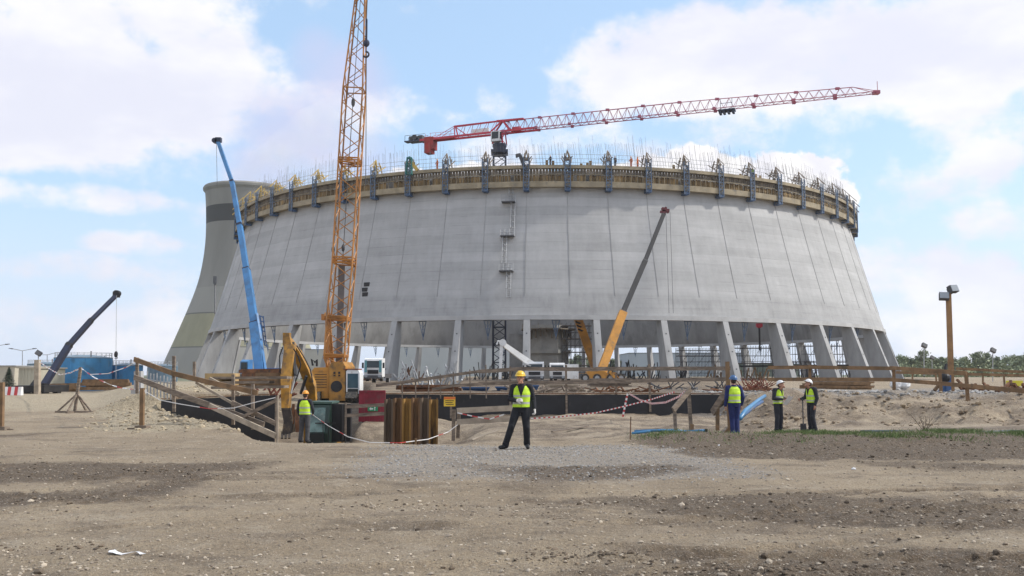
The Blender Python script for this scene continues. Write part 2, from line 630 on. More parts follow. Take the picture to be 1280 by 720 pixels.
def build_ground():
    rs = [0.]
    r = 1.2
    while r < 75:
        rs.append(r)
        r *= 1.0075 if r < 50 else 1.0125
    while r < 2600:
        rs.append(r)
        r *= 1.12
    an = []
    a = -180.
    while a < 180:
        an.append(a)
        a += .26 if -36 <= a < 36 else (.9 if -60 <= a < 60 else 5.)
    n = len(an)
    vs, zc = [(0, 0, hgt(0, 0))], [zones(0, 0)]
    for r in rs[1:]:
        for a in an:
            x, y = r * math.sin(R_(a)), r * math.cos(R_(a))
            vs.append((x, y, hgt(x, y)))
            zc.append(zones(x, y) if r < 300 else (0, 0, 0, 0))
    fs = [(0, 1 + (k + 1) % n, 1 + k) for k in range(n)]
    for i in range(len(rs) - 2):
        for k in range(n):
            p, q = 1 + i * n + k, 1 + i * n + (k + 1) % n
            fs.append((p, q, q + n, p + n))
    me = bpy.data.meshes.new('ground')
    me.from_pydata(vs, [], fs)
    at_ = me.attributes.new('zones', 'FLOAT_COLOR', 'POINT')
    at_.data.foreach_set('color', np.array(zc, dtype=np.float32).ravel())
    me.polygons.foreach_set('use_smooth', [True] * len(fs))
    me.update()
    m, nt, bs, tc = new_mat('site_ground')
    P = nt.nodes.new('ShaderNodeNewGeometry').outputs['Position']
    A = nt.nodes.new('ShaderNodeAttribute')
    A.attribute_name = 'zones'
    sep = nt.nodes.new('ShaderNodeSeparateColor')
    nt.links.new(A.outputs['Color'], sep.inputs[0])
    n_big = noise_n(nt, P, .22, 5, .6)
    n_mid = noise_n(nt, P, 1.3, 6, .65)
    n_fine = noise_n(nt, P, 9, 6, .7)
    n_grit = noise_n(nt, P, 55, 3, .7)
    n_peb = noise_n(nt, P, 24, 4, .65)
    n_str = noise_n(nt, P, .9, 5, .6, (.28, 1.5, 1))
    def edge(w, amt=.55):
        t = math_n(nt, 'MULTIPLY_ADD', math_n(nt, 'SUBTRACT', n_mid, .5), 1.3, w)
        t = math_n(nt, 'MULTIPLY_ADD', math_n(nt, 'SUBTRACT', n_fine, .5), .9, t)
        return ramp(nt, t, .5 - amt / 2, .5 + amt / 2)
    c = mixc(nt, ramp(nt, n_big, .3, .7), (.285, .216, .137), (.40, .313, .207))
    n_pat = noise_n(nt, P, .55, 6, .68, (.7, 1.15, 1))
    c = mixc(nt, math_n(nt, 'MULTIPLY', ramp(nt, n_pat, .50, .68), .8), c, (.14, .10, .062))
    c = mixc(nt, math_n(nt, 'MULTIPLY', ramp(nt, n_str, .5, .7), .4), c, (.215, .162, .112))
    c = mixc(nt, ramp(nt, n_mid, .52, .78), c, (.48, .39, .275))
    c = mixc(nt, edge(sep.outputs[2]), c, mixc(nt, ramp(nt, n_pat, .36, .62), (.42, .335, .235), (.165, .122, .082)))
    c = mixc(nt, edge(A.outputs['Alpha']), c, mixc(nt, ramp(nt, n_fine, .35, .65), (.30, .245, .165), (.50, .415, .28)))
    c = mixc(nt, math_n(nt, 'MULTIPLY', edge(sep.outputs[1], 1.2), .55), c, mixc(nt, ramp(nt, n_grit, .35, .65), (.20, .19, .175), (.40, .38, .36)))
    c = mixc(nt, math_n(nt, 'MULTIPLY', edge(sep.outputs[0], .7), .88), c, mixc(nt, ramp(nt, n_fine, .35, .7), (.056, .037, .021), (.15, .102, .062)))
    # far land beyond the site: dull green
    ln = nt.nodes.new('ShaderNodeVectorMath')
    ln.operation = 'LENGTH'
    nt.links.new(P, ln.inputs[0])
    c = mixc(nt, ramp(nt, ln.outputs['Value'], 300, 420), c, (.10, .12, .06))
    # grit: light and dark flecks
    c = mixc(nt, ramp(nt, n_peb, .47, .30), c, mixc(nt, .5, c, (.11, .085, .062)))
    c = mixc(nt, ramp(nt, n_peb, .55, .70), c, mixc(nt, .5, c, (.55, .48, .38)))
    c = mixc(nt, ramp(nt, n_fine, .48, .30), c, mixc(nt, .5, c, (.13, .10, .075)))
    c = mixc(nt, ramp(nt, n_grit, .56, .70), c, mixc(nt, .5, c, (.55, .48, .39)))
    c = mixc(nt, ramp(nt, n_grit, .46, .32), c, mixc(nt, .55, c, (.10, .08, .065)))
    nt.links.new(c, bs.inputs['Base Color'])
    bs.inputs['Roughness'].default_value = .95
    h = math_n(nt, 'MULTIPLY_ADD', n_fine, .6, math_n(nt, 'MULTIPLY', n_mid, 1.2))
    h = math_n(nt, 'MULTIPLY_ADD', n_peb, .35, math_n(nt, 'MULTIPLY_ADD', n_grit, .25, h))
    bump(nt, bs, h, 1., .13)
    me.materials.append(m)
    o = bpy.data.objects.new('ground', me)
    COL.objects.link(o)
    tag(o, kind='structure')


build_ground()

# ------------------------------------------------------------------ loose stones (uncountable)
ICO_V, ICO_F = None, None


def ico():
    global ICO_V, ICO_F
    import bmesh
    bm = bmesh.new()
    bmesh.ops.create_icosphere(bm, subdivisions=1, radius=1)
    ICO_V = np.array([v.co[:] for v in bm.verts])
    bm.verts.index_update()
    ICO_F = [tuple(v.index for v in f.verts) for f in bm.faces]
    bm.free()


ico()


def stones(name, pts, mat):
    vs, fs = [], []
    b = 0
    rng = np.random.default_rng(3)
    for (x, y, r) in pts:
        q = ICO_V * (1 + rng.uniform(-.28, .28, (len(ICO_V), 1)))
        sx = rng.uniform(.7, 1.3, 3) * np.array([1, 1, .62])
        a = rng.uniform(0, 6.28)
        q = q * sx * r
        q = np.stack([q[:, 0] * math.cos(a) - q[:, 1] * math.sin(a), q[:, 0] * math.sin(a) + q[:, 1] * math.cos(a), q[:, 2]], 1)
        q = q + np.array([x, y, hgt(x, y) + r * .18])
        vs += q.tolist()
        fs += [tuple(b + i for i in f) for f in ICO_F]
        b += len(ICO_V)
    me = bpy.data.meshes.new(name)
    me.from_pydata(vs, [], fs)
    me.materials.append(mat)
    o = bpy.data.objects.new(name, me)
    COL.objects.link(o)
    tag(o, kind='stuff')
    return o


def stone_mat(name, a, b):
    m, nt, bs, tc = new_mat(name)
    g = nt.nodes.new('ShaderNodeNewGeometry')
    nt.links.new(mixc(nt, g.outputs['Random Per Island'], a, b), bs.inputs['Base Color'])
    bs.inputs['Roughness'].default_value = .95
    return m


_st = random.Random(11)
pts = []
while len(pts) < 14000:                                  # pebbles over the open ground
    y = 7 + 19 * _st.random() ** 1.6
    x = _st.uniform(-.62, .62) * y
    k = nz(x, y, .45, 31) + .6 * nz(x, y, 1.3, 32)
    if _st.random() > .25 + 1.1 * max(0, k):
        continue
    if pit_mask(x, y) > .1:
        continue
    pts.append((x, y, .006 + .020 * _st.random() ** 3.5 + (.022 if _st.random() < .01 else 0)))
stones('pebbles', pts, stone_mat('pebble_stone', (.17, .135, .10), (.48, .41, .32)))
pts = []
while len(pts) < 3400:                                  # grey crushed gravel
    x, y = _st.uniform(-3.5, 5), _st.uniform(15, 23.5)
    if _st.random() < zones(x, y)[1] ** .6 + .02:
        pts.append((x, y, _st.uniform(.009, .024)))
while len(pts) < 5100:
    x, y = _st.uniform(9, 24), _st.uniform(37.5, 47)
    if _st.random() < zones(x, y)[1]:
        pts.append((x, y, .03 + .12 * _st.random() ** 4))
stones('gravel', pts, stone_mat('gravel_stone', (.17, .165, .155), (.42, .41, .395)))
pts = []
while len(pts) < 2300:                                  # yellowish broken stone of the bank
    y = _st.uniform(25.5, 62)
    xl = -6.6 - (min(y, 41) - 25) * .56
    x = xl + .4 - 5.5 * _st.random() ** 1.5
    if _st.random() < zones(x, y)[3] + .05:
        pts.append((x, y, .022 + .085 * _st.random() ** 4))
stones('rubble', pts, stone_mat('rubble_stone', (.22, .18, .125), (.46, .38, .26)))
pts = []
while len(pts) < 5200:                                   # dark clods in the mud
    x, y = _st.uniform(-11, 13), _st.uniform(7.2, 25)
    if _st.random() < zones(x, y)[0] ** 1.5:
        pts.append((x, y, .007 + .034 * _st.random() ** 5))
for cx_, cy_, sx_, sy_, n_ in ((.75, 8.9, .42, .13, 260), (2.35, 8.25, .6, .14, 320), (-6.4, 16.2, .7, .3, 260), (-6.6, 12.9, .5, .25, 160), (-4.6, 9.3, .35, .15, 90), (5.2, 11.5, 1.2, .3, 200), (-1.4, 12.2, .9, .2, 120), (3.4, 13.5, 1.0, .25, 120)):
    for _ in range(n_):                                 # crumbled clumps turned up by wheels
        pts.append((_st.gauss(cx_, sx_), _st.gauss(cy_, sy_), .006 + .024 * _st.random() ** 4))
stones('clods', pts, stone_mat('clod_soil', (.06, .046, .033), (.21, .16, .11)))
pts = []
for _ in range(2600):                                   # lumps on the spoil heaps
    x, y = _st.uniform(8.5, 24), _st.uniform(31, 40.5)
    if nz(x, y, .7, 33) > -.12:
        pts.append((x, y, .02 + .10 * _st.random() ** 4))
stones('spoil_lumps', pts, stone_mat('spoil_soil', (.17, .125, .083), (.36, .285, .195)))

# ------------------------------------------------------------------ grass
def build_grass():
    vs, fs = [], []
    g = random.Random(5)
    n = 0
    while n < 12000:
        x, y = g.uniform(3.0, 17.5), g.uniform(22.2, 27.6)
        k = ss(3.0, 5, x) * ss(22.4, 24.6, y + 1.0 * nz(x, y, .6, 41)) * (1 - ss(26.1, 27.2, y + .5 * nz(x, y, .7, 42)))
        k *= .04 + 1.9 * max(0, nz(x, y, .5, 43) + .1) * (1.0 if x > 8 else .4)
        if g.random() > k:
            continue
        n += 1
        z = hgt(x, y)
        a = g.uniform(0, 6.28)
        w, h = g.uniform(.006, .014), g.uniform(.04, .14)
        lx, ly = g.gauss(0, .05), g.gauss(0, .05)
        b = len(vs)
        vs += [(x - w * math.cos(a), y - w * math.sin(a), z - .01), (x + w * math.cos(a), y + w * math.sin(a), z - .01),
               (x + lx * .5, y + ly * .5, z + h * .6), (x + lx, y + ly, z + h)]
        fs += [(b, b + 1, b + 2), (b, b + 2, b + 3)]
    me = bpy.data.meshes.new('grass')
    me.from_pydata(vs, [], fs)
    me.materials.append(MAT['grass'])
    o = bpy.data.objects.new('grass', me)
    COL.objects.link(o)
    tag(o, kind='stuff')


build_grass()

# ------------------------------------------------------------------ sky and light
SUN_AZ, SUN_EL = 88., 43.         # degrees clockwise from straight ahead, degrees up


def build_sky():
    w = bpy.data.worlds.new('World')
    SC.world = w
    w.use_nodes = True
    nt = w.node_tree
    bg = nt.nodes['Background']
    out = nt.nodes['World Output']
    sky = nt.nodes.new('ShaderNodeTexSky')
    sky.sky_type = 'NISHITA'
    sky.sun_disc = False
    sky.sun_elevation = R_(SUN_EL)
    sky.sun_rotation = R_(SUN_AZ)
    sky.air_density = 1.0
    sky.dust_density = 1.4
    sky.ozone_density = 1.5
    tc = nt.nodes.new('ShaderNodeTexCoord')
    D = tc.outputs['Generated']
    s = nt.nodes.new('ShaderNodeSeparateXYZ')
    nt.links.new(D, s.inputs[0])
    az = math_n(nt, 'ARCTAN2', s.outputs[0], s.outputs[1])
    el = math_n(nt, 'ARCSINE', s.outputs[2])
    # each cloud bank: photograph spot, half sizes, weight
    blobs = [(90, 60, 250, 125, 1.0), (0, 150, 170, 62, 1.0), (190, 90, 145, 70, 1.0), (75, 246, 165, 20, .6), (165, 303, 70, 17, .5),
             (40, 330, 130, 22, .5), (150, 412, 260, 40, .5), (617, 122, 36, 30, .45), (880, 75, 250, 72, 1.0), (1130, 70, 260, 90, 1.0), (1230, 200, 120, 60, .5),
             (1230, 30, 160, 50, 1.), (1150, 340, 130, 46, .62), (1255, 275, 70, 34, .75),
             (1240, 390, 160, 60, .7), (505, 85, 60, 16, .1)]
    puffs = [(800, 226, 70, 30, 1.), (870, 212, 42, 34, 1.), (900, 222, 60, 34, 1.), (960, 226, 62, 36, 1.), (1015, 236, 50, 40, 1.), (1045, 250, 24, 30, .8), (735, 228, 55, 20, .8), (600, 222, 120, 18, .6)]
    plume = [(330, 215, 60, 50, .9), (375, 170, 85, 70, 1.), (430, 110, 75, 60, .8), (455, 200, 60, 60, .7), (395, 75, 40, 40, .5)]
    def field(lst):
        best = None
        for px, py, rx, ry, wt in lst:
            p = at(px, py, 1.) - Vector((0, 0, EYE))
            a0, e0 = math.atan2(p.x, p.y), math.asin(p.normalized().z)
            da = math_n(nt, 'MULTIPLY', math_n(nt, 'SUBTRACT', az, a0), F_PX / rx * .96)
            de = math_n(nt, 'MULTIPLY', math_n(nt, 'SUBTRACT', el, e0), F_PX / ry)
            q = math_n(nt, 'ADD', math_n(nt, 'MULTIPLY', da, da), math_n(nt, 'MULTIPLY', de, de))
            v = math_n(nt, 'MULTIPLY', math_n(nt, 'SUBTRACT', 1., q), wt)
            best = v if best is None else math_n(nt, 'MAXIMUM', best, v)
        return best
    best = None
    for px, py, rx, ry, wt in blobs:
        p = at(px, py, 1.) - Vector((0, 0, EYE))
        a0, e0 = math.atan2(p.x, p.y), math.asin(p.normalized().z)
        da = math_n(nt, 'MULTIPLY', math_n(nt, 'SUBTRACT', az, a0), F_PX / rx * .96)
        de = math_n(nt, 'MULTIPLY', math_n(nt, 'SUBTRACT', el, e0), F_PX / ry)
        q = math_n(nt, 'ADD', math_n(nt, 'MULTIPLY', da, da), math_n(nt, 'MULTIPLY', de, de))
        v = math_n(nt, 'MULTIPLY', math_n(nt, 'SUBTRACT', 1., q), wt)
        best = v if best is None else math_n(nt, 'MAXIMUM', best, v)
    # elsewhere round the sky: broken cloud
    back = ramp(nt, math_n(nt, 'ABSOLUTE', az), .62, .85)
    gen = math_n(nt, 'MULTIPLY', back, math_n(nt, 'SUBTRACT', noise_n(nt, D, 2.2, 3, .5, (1, 1, 2.2)), .40))
    best = math_n(nt, 'MAXIMUM', math_n(nt, 'MAXIMUM', best, -1.), math_n(nt, 'MULTIPLY', gen, 5.))
    n1 = noise_n(nt, D, 8, 7, .55, (1, 1, 1.35))
    n2 = noise_n(nt, D, 24, 5, .6, (1, 1, 1.2))
    dens = math_n(nt, 'MULTIPLY_ADD', math_n(nt, 'SUBTRACT', n1, .5), 2.6, best)
    dens = math_n(nt, 'MULTIPLY_ADD', math_n(nt, 'SUBTRACT', n2, .5), .9, dens)
    dens = ramp(nt, dens, .02, .62)
    hs = nt.nodes.new('ShaderNodeVectorMath')
    hs.operation = 'SCALE'
    nt.links.new(sky.outputs[0], hs.inputs[0])
    hs.inputs['Scale'].default_value = SKY_K
    # thin high veil that pales the blue, thicker towards the horizon
    veil = ramp(nt, el, .24, -.02)
    c = mixc(nt, .5, hs.outputs[0], VEIL)
    c = mixc(nt, math_n(nt, 'MULTIPLY', veil, .75), c, HORIZON)
    n3 = noise_n(nt, D, 5, 5, .55, (1, 1, 2.4))
    cl = mixc(nt, ramp(nt, n3, .35, .65), CLOUD_LO, CLOUD_HI)
    c = mixc(nt, math_n(nt, 'MULTIPLY', dens, .93), c, cl)
    np_ = noise_n(nt, D, 9, 4, .5, (1, 1, 1.2))
    pl = math_n(nt, 'MULTIPLY_ADD', math_n(nt, 'SUBTRACT', np_, .5), 1.3, field(plume))
    c = mixc(nt, math_n(nt, 'MULTIPLY', ramp(nt, pl, -.15, 1.0), .8), c, (5.9, 6.0, 8.1))
    n4 = noise_n(nt, D, 30, 7, .55, (1, 1, 1.1))
    pf = math_n(nt, 'MULTIPLY_ADD', math_n(nt, 'SUBTRACT', n4, .5), 2.6, field(puffs))
    n5 = noise_n(nt, D, 26, 4, .5, (1, 1, 1.4))
    c = mixc(nt, ramp(nt, pf, .0, .32), c, mixc(nt, ramp(nt, n5, .35, .65), (8.3, 8.2, 8.8), (9.8, 9.6, 9.6)))
    nt.links.new(c, bg.inputs['Color'])
    bg.inputs['Strength'].default_value = 0.1
    nt.links.new(bg.outputs[0], out.inputs[0])


SKY_K = 1.7
VEIL = (5.4, 7.9, 10.8)
HORIZON = (6.7, 7.3, 8.9)
CLOUD_LO, CLOUD_HI = (7.7, 7.7, 8.7), (9.4, 9.2, 9.4)
build_sky()
sd = bpy.data.lights.new('sun', 'SUN')
sd.energy = 3.4
sd.angle = R_(3)
sd.color = (1, .95, .87)
sun = bpy.data.objects.new('sun', sd)
COL.objects.link(sun)
_sd = Vector((math.sin(R_(SUN_AZ)) * math.cos(R_(SUN_EL)), math.cos(R_(SUN_AZ)) * math.cos(R_(SUN_EL)), math.sin(R_(SUN_EL))))
sun.rotation_euler = _sd.to_track_quat('Z', 'Y').to_euler()
SC.view_settings.view_transform = 'Standard'
SC.view_settings.look = 'None'
SC.view_settings.gamma = 1
SC.view_settings.use_curve_mapping = False
SC.view_settings.exposure = 0.19
SC.cycles.use_denoising = True
SC.cycles.max_bounces = 6
SC.cycles.volume_bounces = 4
SC.cycles.volume_step_rate = 1.0
# ------------------------------------------------------------------ the unfinished cooling tower
TAX = Vector((198 * math.sin(.0342), 198 * math.cos(.0342), 0))
ZL, ZT = 9.87, 30.2
NCOL, NSEAM = 44, 66
COL0, SEAM0 = -3.8, -4.05


def rad(z):
    d = z - ZL
    return 70 - .30 * d + .0012 * d * d


def ring_pt(r, th, z, c=TAX):
    return Vector((c.x + r * math.sin(th), c.y - r * math.cos(th), z))


def shell_mat():
    m, nt, bs, tc = new_mat('shell_concrete')
    v = tc.outputs['Object']
    s = nt.nodes.new('ShaderNodeSeparateXYZ')
    nt.links.new(v, s.inputs[0])
    z = s.outputs[2]
    th = math_n(nt, 'ARCTAN2', s.outputs[0], math_n(nt, 'MULTIPLY', s.outputs[1], -1.))
    lift = math_n(nt, 'FLOOR', math_n(nt, 'MULTIPLY', z, 1 / 1.42))
    bay = math_n(nt, 'FLOOR', math_n(nt, 'MULTIPLY_ADD', th, NSEAM / (2 * math.pi), .5 - SEAM0 / 360 * NSEAM + .5))
    cv = nt.nodes.new('ShaderNodeCombineXYZ')
    nt.links.new(lift, cv.inputs[2])
    wn = nt.nodes.new('ShaderNodeTexWhiteNoise')
    nt.links.new(cv.outputs[0], wn.inputs['Vector'])
    cv2 = nt.nodes.new('ShaderNodeCombineXYZ')
    nt.links.new(lift, cv2.inputs[2])
    nt.links.new(bay, cv2.inputs[0])
    wn2 = nt.nodes.new('ShaderNodeTexWhiteNoise')
    nt.links.new(cv2.outputs[0], wn2.inputs['Vector'])
    n_blot = noise_n(nt, v, .12, 5, .6, (1, 1, 2.2))
    n_str = noise_n(nt, v, .9, 5, .6, (1, 1, .06))
    n_hor = noise_n(nt, v, .5, 5, .65, (.12, .12, 4.5))
    n_fine = noise_n(nt, v, 3.2, 5, .65)
    k = math_n(nt, 'MULTIPLY_ADD', math_n(nt, 'SUBTRACT', wn.outputs[0], .5), .13, 1.)
    k = math_n(nt, 'MULTIPLY_ADD', math_n(nt, 'SUBTRACT', wn2.outputs[0], .5), .07, k)
    k = math_n(nt, 'MULTIPLY_ADD', math_n(nt, 'SUBTRACT', n_blot, .5), .55, k)
    k = math_n(nt, 'MULTIPLY_ADD', math_n(nt, 'SUBTRACT', n_str, .5), .32, k)
    k = math_n(nt, 'MULTIPLY_ADD', math_n(nt, 'SUBTRACT', n_hor, .5), .26, k)
    k = math_n(nt, 'MULTIPLY_ADD', math_n(nt, 'SUBTRACT', n_fine, .5), .12, k)
    # the thick first lifts are cast rougher and stained with runs
    low = ramp(nt, z, ZL + 4.0, ZL + 3.2)
    runs = ramp(nt, noise_n(nt, v, 1.3, 4, .6, (1, 1, .05)), .45, .75)
    k = math_n(nt, 'MULTIPLY', k, math_n(nt, 'MULTIPLY_ADD', math_n(nt, 'MULTIPLY', low, math_n(nt, 'MULTIPLY_ADD', runs, .6, .4)), -.20, 1.))
    # lift joint lines
    fr = math_n(nt, 'FRACT', math_n(nt, 'MULTIPLY', z, 1 / 1.42))
    jl = math_n(nt, 'MULTIPLY', math_n(nt, 'LESS_THAN', fr, .06), ramp(nt, noise_n(nt, v, .25, 4, .6), .42, .66))
    k = math_n(nt, 'MULTIPLY', k, math_n(nt, 'MULTIPLY_ADD', jl, -.22, 1.))
    hs = nt.nodes.new('ShaderNodeHueSaturation')
    hs.inputs['Color'].default_value = (.395, .396, .394, 1)
    nt.links.new(k, hs.inputs['Value'])
    nt.links.new(hs.outputs[0], bs.inputs['Base Color'])
    bs.inputs['Roughness'].default_value = .9
    bump(nt, bs, n_fine, .15, .05)
    return m


tower = thing('cooling_tower', 'huge unfinished grey concrete cooling tower shell standing on sloping columns', 'cooling tower', TAX)
N = 264
mb = MB()
prof = [(rad(ZL + .9 * 0) + .0, ZL)] + [(rad(z), z) for z in np.linspace(ZL + .5, ZT + .2, 21)] + [(rad(ZT + 1.2), ZT + 1.2), (rad(ZT + 2.5), ZT + 2.5)]
prof[0] = (rad(ZL) + .02, ZL)
inner = [(r - (1.15 if z < ZL + 3 else 1.15 - .8 * min(1, (z - ZL - 3) / 8)), z) for r, z in prof[::-1]]
full = prof + inner
rings = [[ring_pt(r, 2 * math.pi * k / N, z) for k in range(N)] for r, z in full]
mb.loft(rings + [rings[0]], cap=False)
mb.build('shell', shell_mat(), tower, smooth=False)
o = tower.children[0]
o.data.materials.append(M('shell_inside_shade', (.27, .27, .265), .95, .15, .25, stretch=(1, 1, .4), dirt=(.2, .2, .195), dirt_amt=.4))  # inner faces coloured darker, painting in the shade within the shell
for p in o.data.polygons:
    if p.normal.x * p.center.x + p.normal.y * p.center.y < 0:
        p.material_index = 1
    p.use_smooth = abs(p.normal.z) < .8
# raised meridian joints
mb = MB()
for k in range(NSEAM):
    th = R_(SEAM0 + 360 / NSEAM * k)
    dw = .04 / 67
    prev = None
    rg = []
    for z in np.linspace(ZL + 3.3, ZT - .2, 9):
        rg.append([ring_pt(rad(z) - .05, th - dw, z), ring_pt(rad(z) + .05, th - dw, z), ring_pt(rad(z) + .05, th + dw, z), ring_pt(rad(z) - .05, th + dw, z)])
    mb.loft(rg)
mb.build('meridian_joint', 'joint', tower)
# thick ring beam lip under the shell
mb = MB()
pr = [(70.10, ZL + .38), (70.18, ZL - .28), (68.7, ZL - .28), (68.7, ZL + .38)]
rings = [[ring_pt(r, 2 * math.pi * k / N, z) for k in range(N)] for r, z in pr]
mb.loft(rings + [rings[0]], cap=False)
mb.build('ring_beam', 'concrete', tower)
# columns
zb = .55
mb = MB()
cm = M('column_concrete', (.33, .332, .33), .9, .2, .5, stretch=(1, 1, .3), bmp=.1)
def rp(r, x, z):
    return Vector((x, -r, z))
w0, w1 = .46, .53
mb.hexa([rp(73.35, -w1, zb), rp(73.35, w1, zb), rp(70.0, w1, zb), rp(70.0, -w1, zb),
         rp(70.16, -w0, ZL - .281), rp(70.16, w0, ZL - .281), rp(68.3, w0, ZL - .281), rp(68.3, -w0, ZL - .281)])
mb.mi = 1
for t in (.22, .5, .78):
    r = 73.35 + (70.16 - 73.35) * t
    z = zb + (ZL - .28 - zb) * t
    mb.box((0, -r - .005, z), (.17, .06, .17))
c0 = mb.build('column', [cm, 'trunkgrey'], tower, world=False)
mbh = MB()
for sx in (-1, 1):
    mbh.beam((sx * .55, -69.3, ZL - .285), (sx * .06, -69.0, ZL - 2.6), .09, .09)
    mbh.beam((sx * .32, -69.2, ZL - .8), (-sx * .2, -69.1, ZL - 1.6), .05, .05)
mbh.beam((0, -69.2, ZL - .4), (0, -69.0, ZL - 3.1), .1, .1)
mbh.beam((-.6, -69.3, ZL - .33), (.6, -69.3, ZL - .33), .1, .1)
h0 = mbh.build('hanger', 'bluebr', tower, world=False)
for k in range(NCOL):
    if k == 0:
        o, h = c0, h0
    else:
        o, h = c0.copy(), h0.copy()
        for q in (o, h):
            COL.objects.link(q)
            q.parent = tower
    o.rotation_euler = (0, 0, R_(COL0 + 360 / NCOL * k))
    h.rotation_euler = (0, 0, R_(COL0 + 360 / NCOL * (k + .42)))
# recessed service boxes on the face
mb = MB()
for px, py in ((461, 358), (459.5, 364.5), (461, 370.5)):
    s = -.31 if px < 460 else 0.
    th = math.asin((at(px, py, 138).x - TAX.x) / rad(15.2))
    z = at(px, py, 139.).z
    p = ring_pt(rad(z) + .04, th, z)
    mb.box(p, (.95, .16, .62), rz=th)
mb.build('opening', 'black', tower)
# access ladder on the shell
lad = thing('access_ladder', 'grey steel caged ladder with three landings fixed to the tower shell', 'ladder', ring_pt(rad(ZL + 4), R_(-6.4), ZL + 3.5))
thl = R_(-6.4)
def lp(dx, z, out=.35):
    r = rad(z) + out
    return ring_pt(r, thl + dx / r, z)
zs = [(ZT - .6, 27.6, .35), (27.6, 22.2, .75), (22.2, 16.8, -.35), (16.8, ZL + 3.0, .45)]
for zt, z0, dx in zs:
    m1, m2 = MB(), MB()
    for e in (-.3, .3):
        m1.tube(lp(dx + e, zt + .9), lp(dx + e, z0), .05, 5)
        m1.tube(lp(dx + e, zt + .5, .95), lp(dx + e, z0 + 1.2, .95), .03, 4)
    z = z0
    while z < zt:
        m1.tube(lp(dx - .3, z), lp(dx + .3, z), .03, 4)
        z += .32
    z = z0 + 1.3
    while z < zt:
        m2.path([lp(dx - .3, z), lp(dx - .42, z, .65), lp(dx, z, 1.05), lp(dx + .42, z, .65), lp(dx + .3, z)], .03, 4)
        z += .9
    m1.build('ladder', 'galv', lad)
    m2.build('safety_cage', 'galv', lad)
for z in (27.6, 22.2, 16.8):
    m1 = MB()
    m1.beam(lp(-1.0, z, .55), lp(1.05, z, .55), 1.1, .16)
    m1.build('landing', 'trunkgrey', lad)
    m1 = MB()
    for dx in (-1., -.35, .35, 1.05):
        m1.tube(lp(dx, z, 1.05), lp(dx, z + 1.15, 1.05), .03, 4)
    for hh in (.55, 1.12):
        m1.tube(lp(-1., z + hh, 1.05), lp(1.05, z + hh, 1.05), .03, 4)
    m1.build('handrail', 'galv', lad)

# ------------------------------------------------------------------ climbing formwork around the rim
form = thing('climbing_formwork', 'ring of timber climbing formwork and blue brackets round the tower rim', 'formwork', TAX + Vector((0, 0, ZT)))
N = 264
def ringbox(mb, r0, r1, z0, z1):
    rr = [[ring_pt(r, 2 * math.pi * k / N, z) for k in range(N)] for r, z in ((r0, z0), (r1, z0), (r1, z1), (r0, z1))]
    mb.loft(rr + [rr[0]], cap=False)
RT = 64.4
mb = MB(); ringbox(mb, RT + .15, RT + 1.25, ZT - .28, ZT - .12); ringbox(mb, RT + 1.22, RT + 1.28, ZT - .34, ZT + .52)
mb.build('lower_deck', 'deck', form)
mb = MB(); ringbox(mb, RT + .1, RT + 1.25, ZT + 2.62, ZT + 2.78); ringbox(mb, RT + 1.22, RT + 1.29, ZT + 2.5, ZT + 3.0)
mb.build('upper_deck', 'deck', form)
g = random.Random(8)
m1, m2, m3 = MB(), MB(), []
for k in range(NSEAM):
    t0 = SEAM0 + 360 / NSEAM * k
    if abs(((t0 + 180) % 360) - 180) > 112:
        continue
    n = 13
    sparse = g.random()
    for i in range(n):
        a = R_(t0 + 360 / NSEAM * (i + .5) / n)
        hw = .20
        p = ring_pt(RT + .55 + g.uniform(0, .06), a, ZT + .62 + .42)
        if g.random() > .12:
            m1.box((p.x, p.y, ZT + .95), (hw * 2, .1, 1.25 + g.uniform(-.1, .1)), rz=a)
        p = ring_pt(RT + .8, a, 0)
        m2.box((p.x, p.y, ZT + 2.05), (hw * 2.05, .08, .88 + g.uniform(-.12, .1)), rz=a)
        side = ss(-2, -14, t0) * .9 + .1 * ss(10, 20, t0)
        if g.random() < side + .15:
            p = ring_pt(RT + .5, a, 0)
            m3.append((p.x, p.y, a, .75 + g.uniform(-.25, .35)))
    # ochre frame of the panel bay
    a0, a1 = R_(t0 + .75), R_(t0 + 360 / NSEAM - .75)
    for zz in (ZT + .38, ZT + 1.62):
        m1.mi = 1
        m1.tube(ring_pt(RT + 1.1, a0, zz), ring_pt(RT + 1.1, a1, zz), .055, 4)
        m1.mi = 0
    m1.mi = 1
    for q in np.linspace(a0, a1, 6):
        m1.tube(ring_pt(RT + 1.1, q, ZT + .38), ring_pt(RT + 1.1, q, ZT + 1.62), .04, 4)
    m1.mi = 0
m1.build('lower_form_panels', ['formply', 'deck'], form)
m2.build('upper_form_panels', 'formdark', form)
pm = MB()
pm.box((0, 0, .5), (.40, .12, 1.))
po = None
for i, (x, y, a, h) in enumerate(m3[:99]):
    if po is None:
        po = q = pm.build('raised_form_panel', 'formply', form, world=False)
    else:
        q = po.copy()
        COL.objects.link(q)
        q.parent = form
    q.location = (x - form.location.x, y - form.location.y, 2.85)
    q.rotation_euler = (0, 0, a)
    q.scale = (1, 1, h)
mb = MB()
for hh in (3.35, 3.95):
    rr = [[ring_pt(RT + 1.22 + dr, 2 * math.pi * k / N, ZT + hh + dz) for k in range(N)] for dr, dz in ((0, 0), (.04, 0), (.04, .04), (0, .04))]
    mb.loft(rr + [rr[0]], cap=False)
rr = [[ring_pt(RT + .3 + dr, 2 * math.pi * k / N, ZT + 4.85 + dz) for k in range(N)] for dr, dz in ((0, 0), (.04, 0), (.04, .04), (0, .04))]
mb.loft(rr + [rr[0]], cap=False)
for k in range(396):
    a = 2 * math.pi * k / 396
    mb.beam(ring_pt(RT + 1.24, a, ZT + 2.7), ring_pt(RT + 1.24, a, ZT + 3.97), .024, .024)
